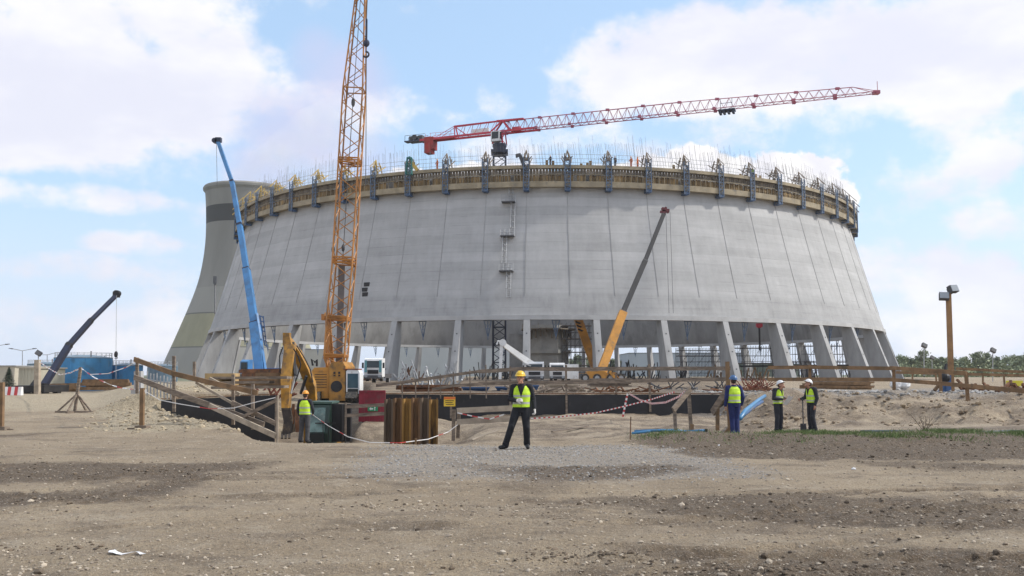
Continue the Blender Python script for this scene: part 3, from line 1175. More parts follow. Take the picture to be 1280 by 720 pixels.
mb.build('guard_rail', 'galv', form)
mb = MB()
for k in range(1500):
    a = R_(-115 + 230 * k / 1500 + g.uniform(-.03, .03))
    h = (4.9 if g.random() < .8 else 6.1) + 1.1 * nz(math.degrees(a) * .12, 0, 1, 51) + g.uniform(-.25, .25)
    if g.random() < .25:
        continue
    lx = g.gauss(0, .006) - .022
    rr_ = RT - .1
    mb.tube(ring_pt(rr_, a, ZT + .8), ring_pt(rr_ - .5, a + lx * .4, ZT + 1.6 + h), .016, 3)
tag(mb.build('rebar', 'rebar', form), kind='stuff')
# brackets
def bracket(yellow):
    kids = []
    m = MB()
    for sx in (-.4, .4):
        m.beam((sx, -RT - 1.42, -.9), (sx, -RT - 1.42, 4.2), .14, .14, up=(0, 1, 0))
        m.beam((sx, -RT - .55, -.85), (sx, -RT - .55, 3.6), .07, .08, up=(0, 1, 0))
    z = -.8
    i = 0
    while z < 4.1:
        m.beam((-.34, -RT - 1.42, z), (.34, -RT - 1.42, z), .09, .09)
        if z < 3.5:
            m.beam((.34 if i % 2 else -.34, -RT - 1.42, z), (-.34 if i % 2 else .34, -RT - 1.42, z + .55), .07, .07)
        for sx in (-.34, .34):
            m.beam((sx, -RT - 1.42, z), (sx, -RT - .55, z + .4), .06, .06)
        z += .55
        i += 1
    m.box((0, -RT - .8, -.45), (.5, 1.1, .12))
    kids.append((m, 'climbing_bracket', 'bluebr'))
    m = MB()
    m.box((0, -RT - .85, -.82), (.8, 1.1, .22))
    m.box((0, -RT - 1.25, -.64), (.65, .3, .16))
    kids.append((m, 'anchor_shoe', 'contblue'))
    m = MB()
    for sx in (-1, 1):
        m.beam((sx * .55, -RT - .9, 2.8), (0, -RT - .6, 5.4), .13, .13)
        m.beam((sx * .32, -RT - 1.9, 4.1), (0, -RT - .6, 5.5), .09, .09)
        m.beam((sx * .55, -RT - .9, 3.5), (-sx * .3, -RT - .8, 4.5), .11, .11)
        m.beam((sx * .55, -RT + .6, 2.8), (sx * .3, -RT - .2, 5.1), .13, .13)
        m.beam((sx * .55, -RT - .9, 3.4), (sx * .8, -RT + .9, 4.6), .12, .12)
        m.beam((sx * .8, -RT - .6, 4.5), (sx * .2, -RT + .7, 4.1), .11, .11)
        m.beam((sx * .35, -RT - .8, 4.4), (sx * .3, -RT + .4, 4.6), .08, .08)
    m.box((0, -RT - .7, 4.0), (.42, .34, .5))
    kids.append((m, 'trestle', 'ochre' if yellow else 'trestle_brown'))
    return kids
protos = {}
for k in range(NSEAM):
    t0 = SEAM0 + 360 / NSEAM * k
    t1 = ((t0 + 180) % 360) - 180
    if abs(t1) > 112:
        continue
    yl = t1 < -22
    if yl not in protos:
        protos[yl] = [m.build(nm, mt, form, world=False) for m, nm, mt in bracket(yl)]
        objs = protos[yl]
    else:
        objs = [q.copy() for q in protos[yl]]
        for q in objs:
            COL.objects.link(q)
            q.parent = form
    for q in objs:
        q.rotation_euler = (0, 0, R_(t1))
# small placing boom and green gear on the deck
pb = thing('placing_boom', 'dark short concrete placing boom leaning over the formwork deck', 'placing boom', ring_pt(RT + 1, R_(-4.4), ZT + 2.8))
_p = lambda px, py: at(px, py, 132.6)
mb = MB(); mb.beam(_p(657.5, 214), _p(650, 194), .55, .5); mb.build('arm', 'trunkgrey', pb)
mb = MB(); mb.beam(_p(651, 193.5), _p(645.5, 194.5), .5, .45); mb.beam(_p(645.5, 193), _p(646, 197), .3, .3); mb.build('arm_tip', 'trunkgrey', pb)
pb = thing('hoist_frame', 'teal green hoist frame on the formwork deck near the lattice boom', 'hoist', _p(512, 218))
mb = MB(); mb.lattice(_p(511, 218), _p(512, 197.5), .9, .7, .09, 4); mb.beam(_p(511, 197.5), _p(513, 197.5), .9, .3)
mb.build('frame', M('teal_steel', (.03, .16, .15), .6, .2, 1), pb)
mb = MB(); mb.beam(_p(514, 203), _p(522, 213), .5, .5); mb.build('brace', 'ochre', pb)

# ------------------------------------------------------------------ inside the tower
rz_ = at(684, 468, 198)
rs = thing('riser_shaft', 'pale concrete water riser shaft with a ledge standing inside the tower', 'riser shaft', (rz_.x, rz_.y, .8))
def ngon(cx, cy, r, z, n=8, ph=R_(22.5)):
    return [Vector((cx + r * math.cos(ph + 2 * math.pi * k / n), cy + r * math.sin(ph + 2 * math.pi * k / n), z)) for k in range(n)]
mb = MB()
cx, cy = rz_.x, rz_.y - 6
mb.loft([ngon(cx, cy, 4.6, .6), ngon(cx, cy, 4.6, 6.2)]); mb.loft([ngon(cx, cy, 5.0, 6.205), ngon(cx, cy, 5.0, 7.0)]); mb.loft([ngon(cx, cy, 4.55, 7.005), ngon(cx, cy, 4.55, 12.2)])
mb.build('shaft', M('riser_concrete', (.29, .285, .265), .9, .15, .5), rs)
mb = MB()
mb.loft([ngon(cx, cy, 6.2, 11.2), ngon(cx, cy, 6.2, 11.45)])
for k in range(26):
    a = 2 * math.pi * k / 26
    mb.box((cx + 4.9 * math.cos(a), cy + 4.9 * math.sin(a), 10.4 + .3 * math.sin(k * 5)), (.3, .3, 1.9), rz=a)
for p in ngon(cx, cy, 6.0, 12.5):
    mb.tube(p, p - Vector((0, 0, 1.2)), .05, 4)
mb.build('formwork', 'formdark', rs)
mb = MB()
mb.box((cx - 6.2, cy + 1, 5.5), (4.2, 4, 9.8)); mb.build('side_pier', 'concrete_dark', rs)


def scaffold(name, label, x0, x1, y0, y1, z0, z1, nx, nz_, ny=1, mat='trunkgrey', group=None):
    t = thing(name, label, 'scaffold', ((x0 + x1) / 2, (y0 + y1) / 2, z0), group=group)
    m, d = MB(), MB()
    X = np.linspace(x0, x1, nx + 1)
    Yv = np.linspace(y0, y1, ny + 1)
    Z = np.linspace(z0, z1, nz_ + 1)
    for x in X:
        for y in Yv:
            m.tube((x, y, z0), (x, y, z1 + .6), .055, 4)
    for z in Z[1:]:
        for y in Yv:
            m.tube((x0, y, z), (x1, y, z), .05, 4)
        for x in X:
            m.tube((x, y0, z), (x, y1, z), .05, 4)
    for i in range(nx):
        for j in range(nz_):
            if (i + j) % 2 == 0:
                m.tube((X[i], y0, Z[j]), (X[i + 1], y0, Z[j + 1]), .04, 4)
            elif (i * 3 + j) % 4 == 0:
                m.tube((X[i + 1], y0, Z[j]), (X[i], y0, Z[j + 1]), .04, 4)
    m.build('tube_frame', mat, t)
    for j, z in enumerate(Z[1:]):
        if j % 2 == 1 or nz_ < 3:
            d.box(((x0 + x1) / 2, (y0 + y1) / 2, z + .08), (x1 - x0, (y1 - y0) * .9, .09))
    if d.v:
        d.build('plank_deck', 'woodbr', t)
    return t


def sx(px, Y):
    return at(px, 468, Y).x


scaffold('scaffold', 'tall tube scaffold beside the concrete riser shaft inside the tower', sx(702, 190), sx(742, 190), 188, 191, .8, 12, 7, 8)
scaffold('scaffold', 'dense grey scaffold behind the sloping columns facing the man in blue', sx(846, 205), sx(905, 205), 203, 206, .8, 7.2, 11, 5, 2)
scaffold('scaffold', 'open scaffold with a long dark walkway seen between columns above the clipboard men', sx(912, 215), sx(985, 215), 213, 216, .8, 8.0, 12, 4, 2)
scaffold('scaffold', 'open scaffold with sky behind at the outermost sloping columns', sx(990, 225), sx(1062, 225), 222, 226, .8, 8.8, 11, 4, 2)
wk = thing('walkway', 'long dark raised walkway between the columns inside the tower', 'walkway', (sx(975, 190), 190, .8))
mb = MB(); mb.beam((sx(925, 190), 190, 3.5), (sx(1062, 190), 190, 3.7), 1.4, .35); mb.build('deck', 'black', wk)
mb = MB()
for px in range(930, 1062, 12):
    mb.tube((sx(px, 190), 190, .8), (sx(px, 190), 190, 4.5), .06, 4)
mb.tube((sx(925, 190), 189.4, 4.5), (sx(1062, 190), 189.4, 4.6), .05, 4); mb.build('posts', 'trunkgrey', wk)
hb = thing('hook_block', 'red crane hook block hanging inside the tower between columns', 'hook block', at(949, 406, 190))
mb = MB(); mb.box(at(949, 406.5, 190), (1.3, .6, .75)); mb.box(at(949, 408.5, 190), (.8, .5, .5)); mb.build('block', 'red', hb)
mb = MB(); mb.tube(at(949, 409, 190), at(950, 438, 190), .2, 6); mb.build('load_bar', 'black', hb)
mb = MB(); mb.tube(at(949, 405, 190), at(948, 330, 190), .04, 4); mb.build('rope', 'cable', hb)

# ------------------------------------------------------------------ the old cooling tower
OY = 520.
ox = at(302, 468, OY).x
old = thing('cooling_tower', 'old waisted cooling tower with a dark band behind the unfinished one', 'cooling tower', (ox, OY, 0))
def om():
    m, nt, bs, tc = new_mat('old_tower_concrete')
    v = tc.outputs['Object']
    s = nt.nodes.new('ShaderNodeSeparateXYZ')
    nt.links.new(v, s.inputs[0])
    z = s.outputs[2]
    th = math_n(nt, 'ARCTAN2', s.outputs[0], s.outputs[1])
    def zz(py):
        return at(302, py, OY - 20).z
    n1 = noise_n(nt, v, .05, 5, .6, (1, 1, .25))
    n2 = noise_n(nt, v, .3, 5, .6, (1, 1, .06))
    c = mixc(nt, ramp(nt, n1, .3, .7), (.20, .192, .172), (.265, .255, .23))
    c = mixc(nt, math_n(nt, 'MULTIPLY', ramp(nt, n2, .5, .75), .35), c, (.23, .22, .20))
    def band(a, b):
        return math_n(nt, 'MULTIPLY', math_n(nt, 'GREATER_THAN', z, zz(b)), math_n(nt, 'LESS_THAN', z, zz(a)))
    c = mixc(nt, math_n(nt, 'LESS_THAN', z, zz(359)), c, mixc(nt, .55, c, (.31, .30, .265)))
    c = mixc(nt, math_n(nt, 'MULTIPLY', band(392, 435), .8), c, mixc(nt, ramp(nt, n2, .3, .7), (.255, .24, .145), (.30, .28, .17)))
    c = mixc(nt, band(255, 276), c, (.04, .039, .037))
    c = mixc(nt, band(391.5, 393), c, (.13, .125, .11))
    c = mixc(nt, band(434, 435.4), c, (.13, .125, .11))
    nt.links.new(c, bs.inputs['Base Color'])
    bs.inputs['Roughness'].default_value = .95
    return m
prof = [(51.5, 236.5), (52.8, 238.5), (52.6, 241), (50, 244), (48.8, 255), (47.8, 277), (47.4, 300), (48.6, 318), (51.5, 340), (55.5, 359), (64.5, 385), (72, 405), (81.5, 430), (92, 455), (98, 468)]
k = OY / F_PX
pp = []
for r, py in prof:
    pp.append((r * k, at(302, py, OY).z))
pp[-1] = (pp[-1][0], -1.5)
mb = MB()
N2 = 96
oc = Vector((ox, OY, 0))
# smooth the profile
zsq = np.linspace(pp[3][1], pp[-1][1], 40)
rq = np.interp(zsq[::-1], [p[1] for p in pp[3:]][::-1], [p[0] for p in pp[3:]][::-1])[::-1]
for _ in range(6):
    rq[1:-1] = (rq[:-2] + 2 * rq[1:-1] + rq[2:]) / 4
lst = list(zip(rq, zsq))
rr = [[ring_pt(r, 2 * math.pi * q / N2, z, oc) for q in range(N2)] for r, z in lst]
mb.loft(rr, cap=False)
mb.loft([[p + (oc - Vector((p.x, p.y, 0))).normalized() * .6 for p in r] for r in [[Vector((q.x, q.y, q.z)) for q in r] for r in rr[:14]]][::-1], cap=False)
mb.build('shell', om(), old, smooth=True)
mb = MB()
rr = [[ring_pt(r, 2 * math.pi * q / N2, z, oc) for q in range(N2)] for r, z in ((pp[3][0] - .02, pp[3][1]), pp[2], pp[1], pp[0], (pp[0][0] - 1.6, pp[0][1]), (pp[3][0] - 1.6, pp[3][1]))]
mb.loft(rr, cap=False)
mb.build('rim', om(), old, smooth=False)
mb = MB()
mb.tube(at(269, 349, OY - 44), at(269, 392, OY - 52), .5, 5)
mb.box(at(269, 350, OY - 46), (1.8, 1.5, 4))
mb.build('access_ladder', 'trunkgrey', old)

# steam drifting from the old tower
def steam():
    mb = MB()
    g = random.Random(4)
    for px, py, r in ((300, 232, 20), (330, 212, 24), (365, 190, 28), (400, 165, 32), (340, 225, 20), (440, 140, 30), (385, 215, 24), (425, 185, 26), (300, 222, 14), (455, 175, 20)):
        mb.sphere(at(px, py, OY), r * OY / F_PX * 1.15, 20, 14, (1.25, 1, 1))
    m = bpy.data.materials.new('steam')
    m.use_nodes = True
    nt = m.node_tree
    nt.nodes.remove(nt.nodes['Principled BSDF'])
    pv = nt.nodes.new('ShaderNodeVolumePrincipled')
    tc = nt.nodes.new('ShaderNodeTexCoord')
    n = noise_n(nt, tc.outputs['Object'], .035, 4, .6)
    d = math_n(nt, 'MULTIPLY', ramp(nt, n, .30, .75), .03)
    nt.links.new(d, pv.inputs['Density'])
    pv.inputs['Color'].default_value = (1, 1, 1, 1)
    pv.inputs['Anisotropy'].default_value = .2
    nt.links.new(pv.outputs[0], nt.nodes['Material Output'].inputs['Volume'])
    o = mb.build('steam', m, None, remesh=4., smooth_it=10)
    tag(o, kind='stuff')
steam()
# ------------------------------------------------------------------ red flat-top tower crane inside the tower
def tower_crane():
    Ym = 152.
    m0 = at(624.5, 166, Ym)
    zj = m0.z
    def hit(px, py):                       # where the level jib is seen at this spot
        d = at(px, py, 1.)
        k = (zj - EYE) / (d.z - EYE)
        return at(px, py, k)
    tip = hit(1097, 115.5)
    d = (tip - m0); d.z = 0
    L = d.length
    d.normalize()
    s = Vector((d.y, -d.x, 0))
    up = Vector((0, 0, 1))
    t = thing('tower_crane', 'red flat-top tower crane rising out of the unfinished tower, its long jib over the rim', 'crane', (m0.x, m0.y, .8))
    mb = MB()
    mb.lattice((m0.x, m0.y, .8), (m0.x, m0.y, zj - 3.9), 2.1, 2.1, .16, 26, up=(0, 1, 0), rd=.07)
    mb.build('mast', 'navy', t)
    mb = MB()
    mb.box((m0.x, m0.y, zj - 3.5), (2.9, 2.9, .5)); mb.box((m0.x, m0.y, zj - 2.9), (2.2, 2.2, .8))
    mb.loft([[Vector((m0.x + 1.25 * math.cos(a), m0.y + 1.25 * math.sin(a), z)) for a in np.linspace(0, 2 * math.pi, 16, endpoint=False)] for z in (zj - 2.52, zj - 2.05)])
    mb.build('slewing_ring', 'navy', t)
    mb = MB()
    for a in (-.95, .95):
        for b in (-.95, .95):
            mb.beam(m0 + s * a + d * b + up * -2.1, m0 + s * a * .8 + d * b * .8 + up * .1, .22, .22)
            mb.beam(m0 + s * a + d * b + up * -2.1, m0 + s * a * .8 - d * b * .8 + up * .1, .12, .12)
    mb.build('tower_head', 'red', t)
    c = m0 - s * -1.2 + up * -1.0 + d * -.1
    mb = MB()
    q = Matrix((d, -s, up)).transposed()
    mb.box(c, (1.6, 1.2, 1.75), rot=q)
    cab = mb.build('operator_cab', 'white', t)
    mb = MB()
    mb.box(c + s * .61 + up * .15, (1.2, .06, 1.2), rot=q); mb.box(c + d * .81 + up * .15, (.06, 1.0, 1.2), rot=q)
    mb.build('window', 'glass', cab)
    # jib: three-chord truss
    mb = MB()
    nb = 40
    def chord(i, u, x):
        h = 1.95 - .75 * ss(.35, 1., u)
        w = .85 - .2 * u
        return m0 + d * (x) + (s * (w * (-1, 1)[i]) if i < 2 else up * h)
    x0, x1 = 1., L
    for i in range(3):
        r = .085 if i < 2 else .09
        mb.tube(chord(i, 0, x0), chord(i, .5, (x0 + x1) / 2), r, 5)
        mb.tube(chord(i, .5, (x0 + x1) / 2), chord(i, 1, x1 - (3.4 if i == 2 else 0)), r * .8, 5)
    for b in range(nb):
        u0, u1 = b / nb, (b + 1) / nb
        xa, xb = x0 + (x1 - x0) * u0, x0 + (x1 - x0) * u1
        rr = .05 - .015 * u0
        top = chord(2, (u0 + u1) / 2, (xa + xb) / 2)
        if (xa + xb) / 2 > x1 - 3.2:
            top = None
        for i in range(2):
            if top is not None:
                mb.tube(chord(i, u0, xa), top, rr, 4)
                mb.tube(chord(i, u1, xb), top, rr, 4)
        mb.tube(chord(0, u0, xa), chord(1, u0, xa), rr, 4)
        mb.tube(chord(0, u0, xa), chord(1, u1, xb), rr, 4)
        if b % 4 == 0:
            mb.box(chord(1, u0, xa), (.5, .4, .42)); mb.box(chord(0, u0, xa), (.5, .4, .42))
            if top is not None:
                mb.box(chord(2, u0, xa + .4), (.6, .35, .35))
    mb.tube(chord(2, .95, x1 - 3.4), chord(0, 1, x1), .05, 4); mb.tube(chord(2, .95, x1 - 3.4), chord(1, 1, x1), .05, 4)
    mb.box(m0 + d * (x1 - .2), (.9, .9, .5)); mb.tube(m0 + d * x1, m0 + d * x1 + up * 1.7, .05, 4)
    mb.build('jib', 'magenta', t)
    mb = MB()                              # tower top, deep red section over the mast
    for i in (-1, 1):
        mb.beam(m0 + s * .8 * i + d * -8.5, m0 + s * .8 * i + d * 7, .24, .34)
        mb.beam(m0 + s * .8 * i + d * -1.5, m0 + s * .15 * i + d * .6 + up * 2.1, .2, .24)
        mb.beam(m0 + s * .8 * i + d * 2.2, m0 + s * .15 * i + d * .6 + up * 2.1, .2, .24)
        mb.beam(m0 + s * .8 * i + d * -8.2, m0 + s * .3 * i + d * -8.6 + up * 2.0, .16, .18)
        mb.beam(m0 + s * .3 * i + d * -8.6 + up * 2.0, m0 + s * .15 * i + d * .6 + up * 2.1, .14, .16)
        mb.beam(m0 + s * .3 * i + d * -8.6 + up * 2.0, m0 + s * .8 * i + d * -6 , .1, .1)
        for q in range(5):
            mb.beam(m0 + s * .8 * i + d * (-7.5 + q * 1.5), m0 + s * .3 * i + d * (-6.7 + q * 1.5) + up * 2.0, .07, .07)
    mb.beam(m0 + d * -.5 + up * 2.1, m0 + d * 4.5 + up * 2.0, .5, .3)
    mb.build('tower_top', 'red', t)
    mb = MB()
    cj = m0 + d * -15.2
    for i in (-1, 1):
        mb.beam(m0 + s * .7 * i + d * -8.5, cj + s * .7 * i, .22, .4)
        mb.tube(m0 + s * .3 * i + d * -8.6 + up * 2.0, cj + s * .6 * i + d * 3.2 + up * .3, .05, 4)
        mb.tube(m0 + s * .75 * i + d * -9 + up * 1., cj + s * .75 * i + d * 2 + up * 1.05, .03, 4)
        for q in range(6):
            p = m0 + s * .75 * i + d * (-9 - q * 1)
            mb.tube(p, p + up * 1.05, .03, 4)
    mb.beam(m0 + d * -8.5, cj, 1.3, .14)
    mb.build('counter_jib', 'red', t)
    mb = MB()
    q = Matrix((d, -s, up)).transposed()
    mb.box(cj + d * 1.6 + up * -1.0, (1.25, 1.7, 2.9), rot=q); mb.box(cj + d * 2.5 + up * -.7, (.5, 1.7, 2.2), rot=q)
    mb.build('counterweight', M('counterweight_red', (.36, .035, .03), .7, .2, .8, dirt=(.2, .06, .05)), t)
    mb = MB()
    mb.box(cj + d * -.6, (3.4, 1.5, .22), rot=q)
    mb.box(cj + d * -2.6 + up * .1, (1.2, 1.2, .18), rot=q)
    for i in (-1, 1):
        mb.tube(cj + d * -3 + s * .7 * i, cj + d * -3 + s * .7 * i + up * 1.1, .04, 4)
        mb.tube(cj + d * -3 + s * .7 * i + up * 1.1, cj + d * 1 + s * .7 * i + up * 1.1, .04, 4)
    mb.build('rear_platform', 'navy', t)
    mb = MB()
    mb.tube(cj + d * -1.2 + s * -.6 + up * .7, cj + d * -1.2 + s * .6 + up * .7, .5, 12)
    mb.box(cj + d * -.1 + up * .6, (.9, .9, .8), rot=q); mb.box(cj + d * -2.1 + up * .6, (.6, .5, .9), rot=q)
    mb.build('winch', 'trunkgrey', t)
    mb = MB()
    u = 38.8
    p = m0 + d * u
    mb.box(p + up * -.35, (2.6, 1.5, .22), rot=q)
    for k in (-1, -.4, .3, 1):
        mb.box(p + d * k + up * -.6, (.35, 1.2, .5), rot=q)
    mb.tube(p + d * -.9 + s * .7 + up * -.3, p + d * -.9 + s * .7 + up * 1.4, .04, 4)
    mb.tube(p + d * .9 + s * .7 + up * -.3, p + d * .9 + s * .7 + up * 1.4, .04, 4)
    mb.tube(p + d * -.9 + s * .7 + up * .7, p + d * .9 + s * .7 + up * .7, .04, 4)
    mb.build('trolley', 'navy', t)
    for k in (3.2,):
        mb = MB(); mb.box(m0 + d * k + up * .35, (1.4, .9, .6), rot=q); mb.build('hoist_motor', 'red', t)
    mb = MB(); mb.box(m0 + d * -3.6 + up * .7, (3.2, .25, .8), rot=q); mb.build('sign_board', 'white', t)


tower_crane()


def boom_pts(pix, Y0, Y1):
    n = len(pix)
    return [at(px, py, Y0 + (Y1 - Y0) * i / (n - 1)) for i, (px, py) in enumerate(pix)]


def wheel(parent, c, r, w, ax=(1, 0, 0)):
    c = Vector(c); a = Vector(ax).normalized()
    m = MB(); m.tube(c - a * w / 2, c + a * w / 2, r, 18)
    ty = m.build('wheel', 'rubber', parent)
    m = MB(); m.tube(c - a * (w / 2 + .012), c + a * (w / 2 + .012), r * .55, 14)
    m.build('rim', 'galv', ty)


# ------------------------------------------------------------------ orange lattice-boom crawler crane
def crawler_crane():
    Y = 80.
    P = lambda px, py, dy=0.: at(px, py, Y + dy)
    z0 = -.75
    b = P(420, 480)
    t = thing('crawler_crane', 'tall orange lattice boom crawler crane behind the excavator', 'crane', (b.x, Y, z0))
    ctr = [(420, 446), (423.5, 400), (430, 330), (437.4, 205), (443.2, 113)]
    mb = MB()
    pts = [P(*p) for p in ctr]
    w = 1.78
    mb.lattice(P(421, 468), pts[0], .9, w, .09, 2, up=(0, 1, 0))
    for a, c, n in ((0, 1, 3), (1, 2, 4), (2, 3, 7), (3, 4, 5)):
        mb.lattice(pts[a], pts[c], w, w, .078, n, up=(0, 1, 0), rd=.042, hor=False)
        for e in (-.03, .03):
            q = pts[a].lerp(pts[c], max(0, e))
            mb.lattice(q, q.lerp(pts[c], .03), w, w, .085, 1, up=(0, 1, 0), rd=.04)
    tp = at(451.5, -8, Y)
    mb.lattice(pts[4], tp, w, .82, .075, 7, up=(0, 1, 0), rd=.04, hor=False)
    top = tp + (tp - pts[4]).normalized() * 7.
    mb.lattice(tp, top, .78, .7, .08, 6, up=(0, 1, 0), rd=.045)
    mb.build('lattice_boom', 'orange', t)
    mb = MB()
    mb.box(top, (.9, .9, .9)); mb.tube(top + Vector((-.5, -.2, .3)), top + Vector((.5, -.2, .3)), .5, 14)
    mb.build('boom_head', 'orange', t)
    # gantry mast and its pendants
    mb = MB()
    mb.beam(P(409.5, 470, 1.2), P(409, 398, 1.4), .32, .28, up=(0, 1, 0)); mb.beam(P(417, 470, 2.2), P(411, 398, 2), .3, .26, up=(0, 1, 0))
    mb.box(P(409, 396.5, 1.6), (.95, .7, .55)); mb.tube(P(406, 395, 1), P(412, 395, 1), .34, 10)
    mb.build('gantry', 'orange', t)
    mb = MB()
    mb.beam(P(424, 455, 1.5), P(427.5, 332, 1.5), .55, .28, up=(0, 1, 0), w2=.6)
    mb.build('backstay_mast', M('mast_grey', (.16, .15, .15), .6, .2, .6), t)
    mb = MB()
    for q in (0, .25):
        mb.tube(P(407.5, 396, q), P(417, 312, q), .035, 4); mb.tube(P(417, 312, q), P(436, 100, q), .03, 4); mb.tube(P(436, 100, q), top, .03, 4)
        mb.tube(P(428, 330, q), P(441, 130, q - .3), .035, 4)
        mb.tube(P(441, 130, q - .3), top, .03, 4)
    mb.sphere(P(416.4, 312), .16, 8, 6, (1, 1, 2.2)); mb.sphere(P(429, 310), .16, 8, 6, (1, 1, 2.2)); mb.sphere(P(441.5, 128), .18, 8, 6, (1, 1, 2.4))
    mb.build('pendant_rope', 'cable', t)
    mb = MB(); hp = at(457.5, 66, Y - .9)
    mb.tube(top + Vector((.5, -.6, 0)), at(458.2, 24, Y - .9), .04, 4); mb.tube(at(458.2, 24, Y - .9), at(457.2, 232, Y - .9), .035, 4)
    mb.build('hoist_rope', 'cable', t)
    hk = MB(); hk.beam(at(458.3, 24, Y - .9), at(458, 50, Y - .9), .16, .2); hk.sphere(at(458, 54, Y - .9), .3, 10, 8, (1, .7, 1.2))
    arc = [hp + Vector((.26 * math.cos(a), 0, .26 * math.sin(a) - .15)) for a in np.linspace(1.8, -2.6, 10)]
    hk.path(arc, .09, 6)
    hk.build('hook', 'navy', t)
    # superstructure
    mb = MB()
    mb.prism([P(390, 498, -1), P(390, 463, -1), P(393, 459.5, -1), P(411, 459, -1), P(411, 498, -1)], (0, 4.8, 0))
    mb.beam(P(391, 464, -1.02), P(411, 464, -1.02), .05, .05); mb.beam(P(391, 489, -1.02), P(411, 489, -1.02), .05, .05)
    h = mb.build('machinery_house', 'orange2', t)
    mb = MB()
    for k in range(6):
        mb.box(P(401, 468 + k * 3.2, -1.02), (1.05, .05, .05))
    mb.build('louvre', 'black', h)
    mb = MB()
    mb.prism([P(411.3, 501, -1.4), P(411.3, 458, -1.4), P(414, 453, -1.4), P(428, 452, -1.4), P(431.5, 458, -1.4), P(431.5, 501, -1.4)], (0, 4.8, 0))
    mb.build('slewing_frame', M('frame_orange', (.40, .19, .03), .55, .2, .8, dirt=(.12, .08, .04), dirt_amt=.5), t)
    mb = MB()
    c = P(420.5, 483, -1.43)
    mb.tube(c, c + Vector((0, .06, 0)), .5, 20)
    for px in (418, 424):
        mb.box(P(px, 466, -1.43), (.16, .06, .2)); mb.box(P(px, 469.5, -1.43), (.16, .06, .12))
    mb.build('cable_opening', 'black', t)
    mb = MB()
    mb.box(P(441, 496, 1), (1.45, 3.2, .62)); mb.build('cab_step', 'orange2', t)
    mb = MB()
    mb.prism([P(432.6, 492, -1.5), P(432.6, 464, -1.5), P(435, 462, -1.5), P(447.5, 462, -1.5), P(449.5, 466, -1.5), P(449.5, 492, -1.5)], (0, 1.9, 0))
    cb = mb.build('cab', 'white', t)
    mb = MB()
    mb.prism([P(434.4, 485, -1.53), P(434.4, 467, -1.53), P(447.6, 467, -1.53), P(447.6, 485, -1.53)], (0, .05, 0)); mb.build('windscreen', M('crane_glass', (.05, .10, .13), .1, .2, 1), cb)
    mb = MB()
    mb.prism([P(434.6, 491, -1.53), P(434.6, 486, -1.53), P(447.6, 486, -1.53), P(447.6, 491, -1.53)], (0, .05, 0)); mb.build('lower_window', 'glass', cb)
    mb = MB(); mb.box(P(441, 461.6, -.6), (1.3, 1.9, .1)); mb.build('roof', 'rustred', cb)
    for px in (398, 444):
        mb = MB()
        c = P(px, 520)
        x = c.x
        mb.loft([[Vector((x - .45, Y - 2.6 + dy, z0 + dz)) for dy, dz in lst] for lst in [[(0, .5), (.4, .05), (5.6, .05), (6, .5), (5.6, 1.0), (.4, 1.0)]]] +
                [[Vector((x + .45, Y - 2.6 + dy, z0 + dz)) for dy, dz in [(0, .5), (.4, .05), (5.6, .05), (6, .5), (5.6, 1.0), (.4, 1.0)]]])
        mb.build('crawler_track', 'rubber', t)
    mb = MB()
    mb.path([P(391, 457, 0), P(389.5, 449, 0), P(394, 453, 0), P(396, 449.5, 0), P(396, 458, 0)], .1, 6)
    mb.build('exhaust', 'black', t)


crawler_crane()


def telescopic(root, pix_sections, Y0, Y1, n_total, mats, collar='black'):
    """boom sections from foot to head; each (px, py, width in m)"""
    out = []
    pts = [at(px, py, Y0 + (Y1 - Y0) * u) for px, py, wd, u in pix_sections]
    for i in range(len(pts) - 1):
        m = MB()
        w = pix_sections[i][2]
        a, b = pts[i], pts[i + 1]
        d = (b - a).normalized()
        m.beam(a, b, w, w * 1.15, up=(0, 1, 0))
        o = m.build('boom_section', mats[i], root)
        if i:
            m = MB(); m.beam(a - d * .12, a + d * .16, w * 1.28, w * 1.42, up=(0, 1, 0)); m.build('collar', collar, o)
    return pts


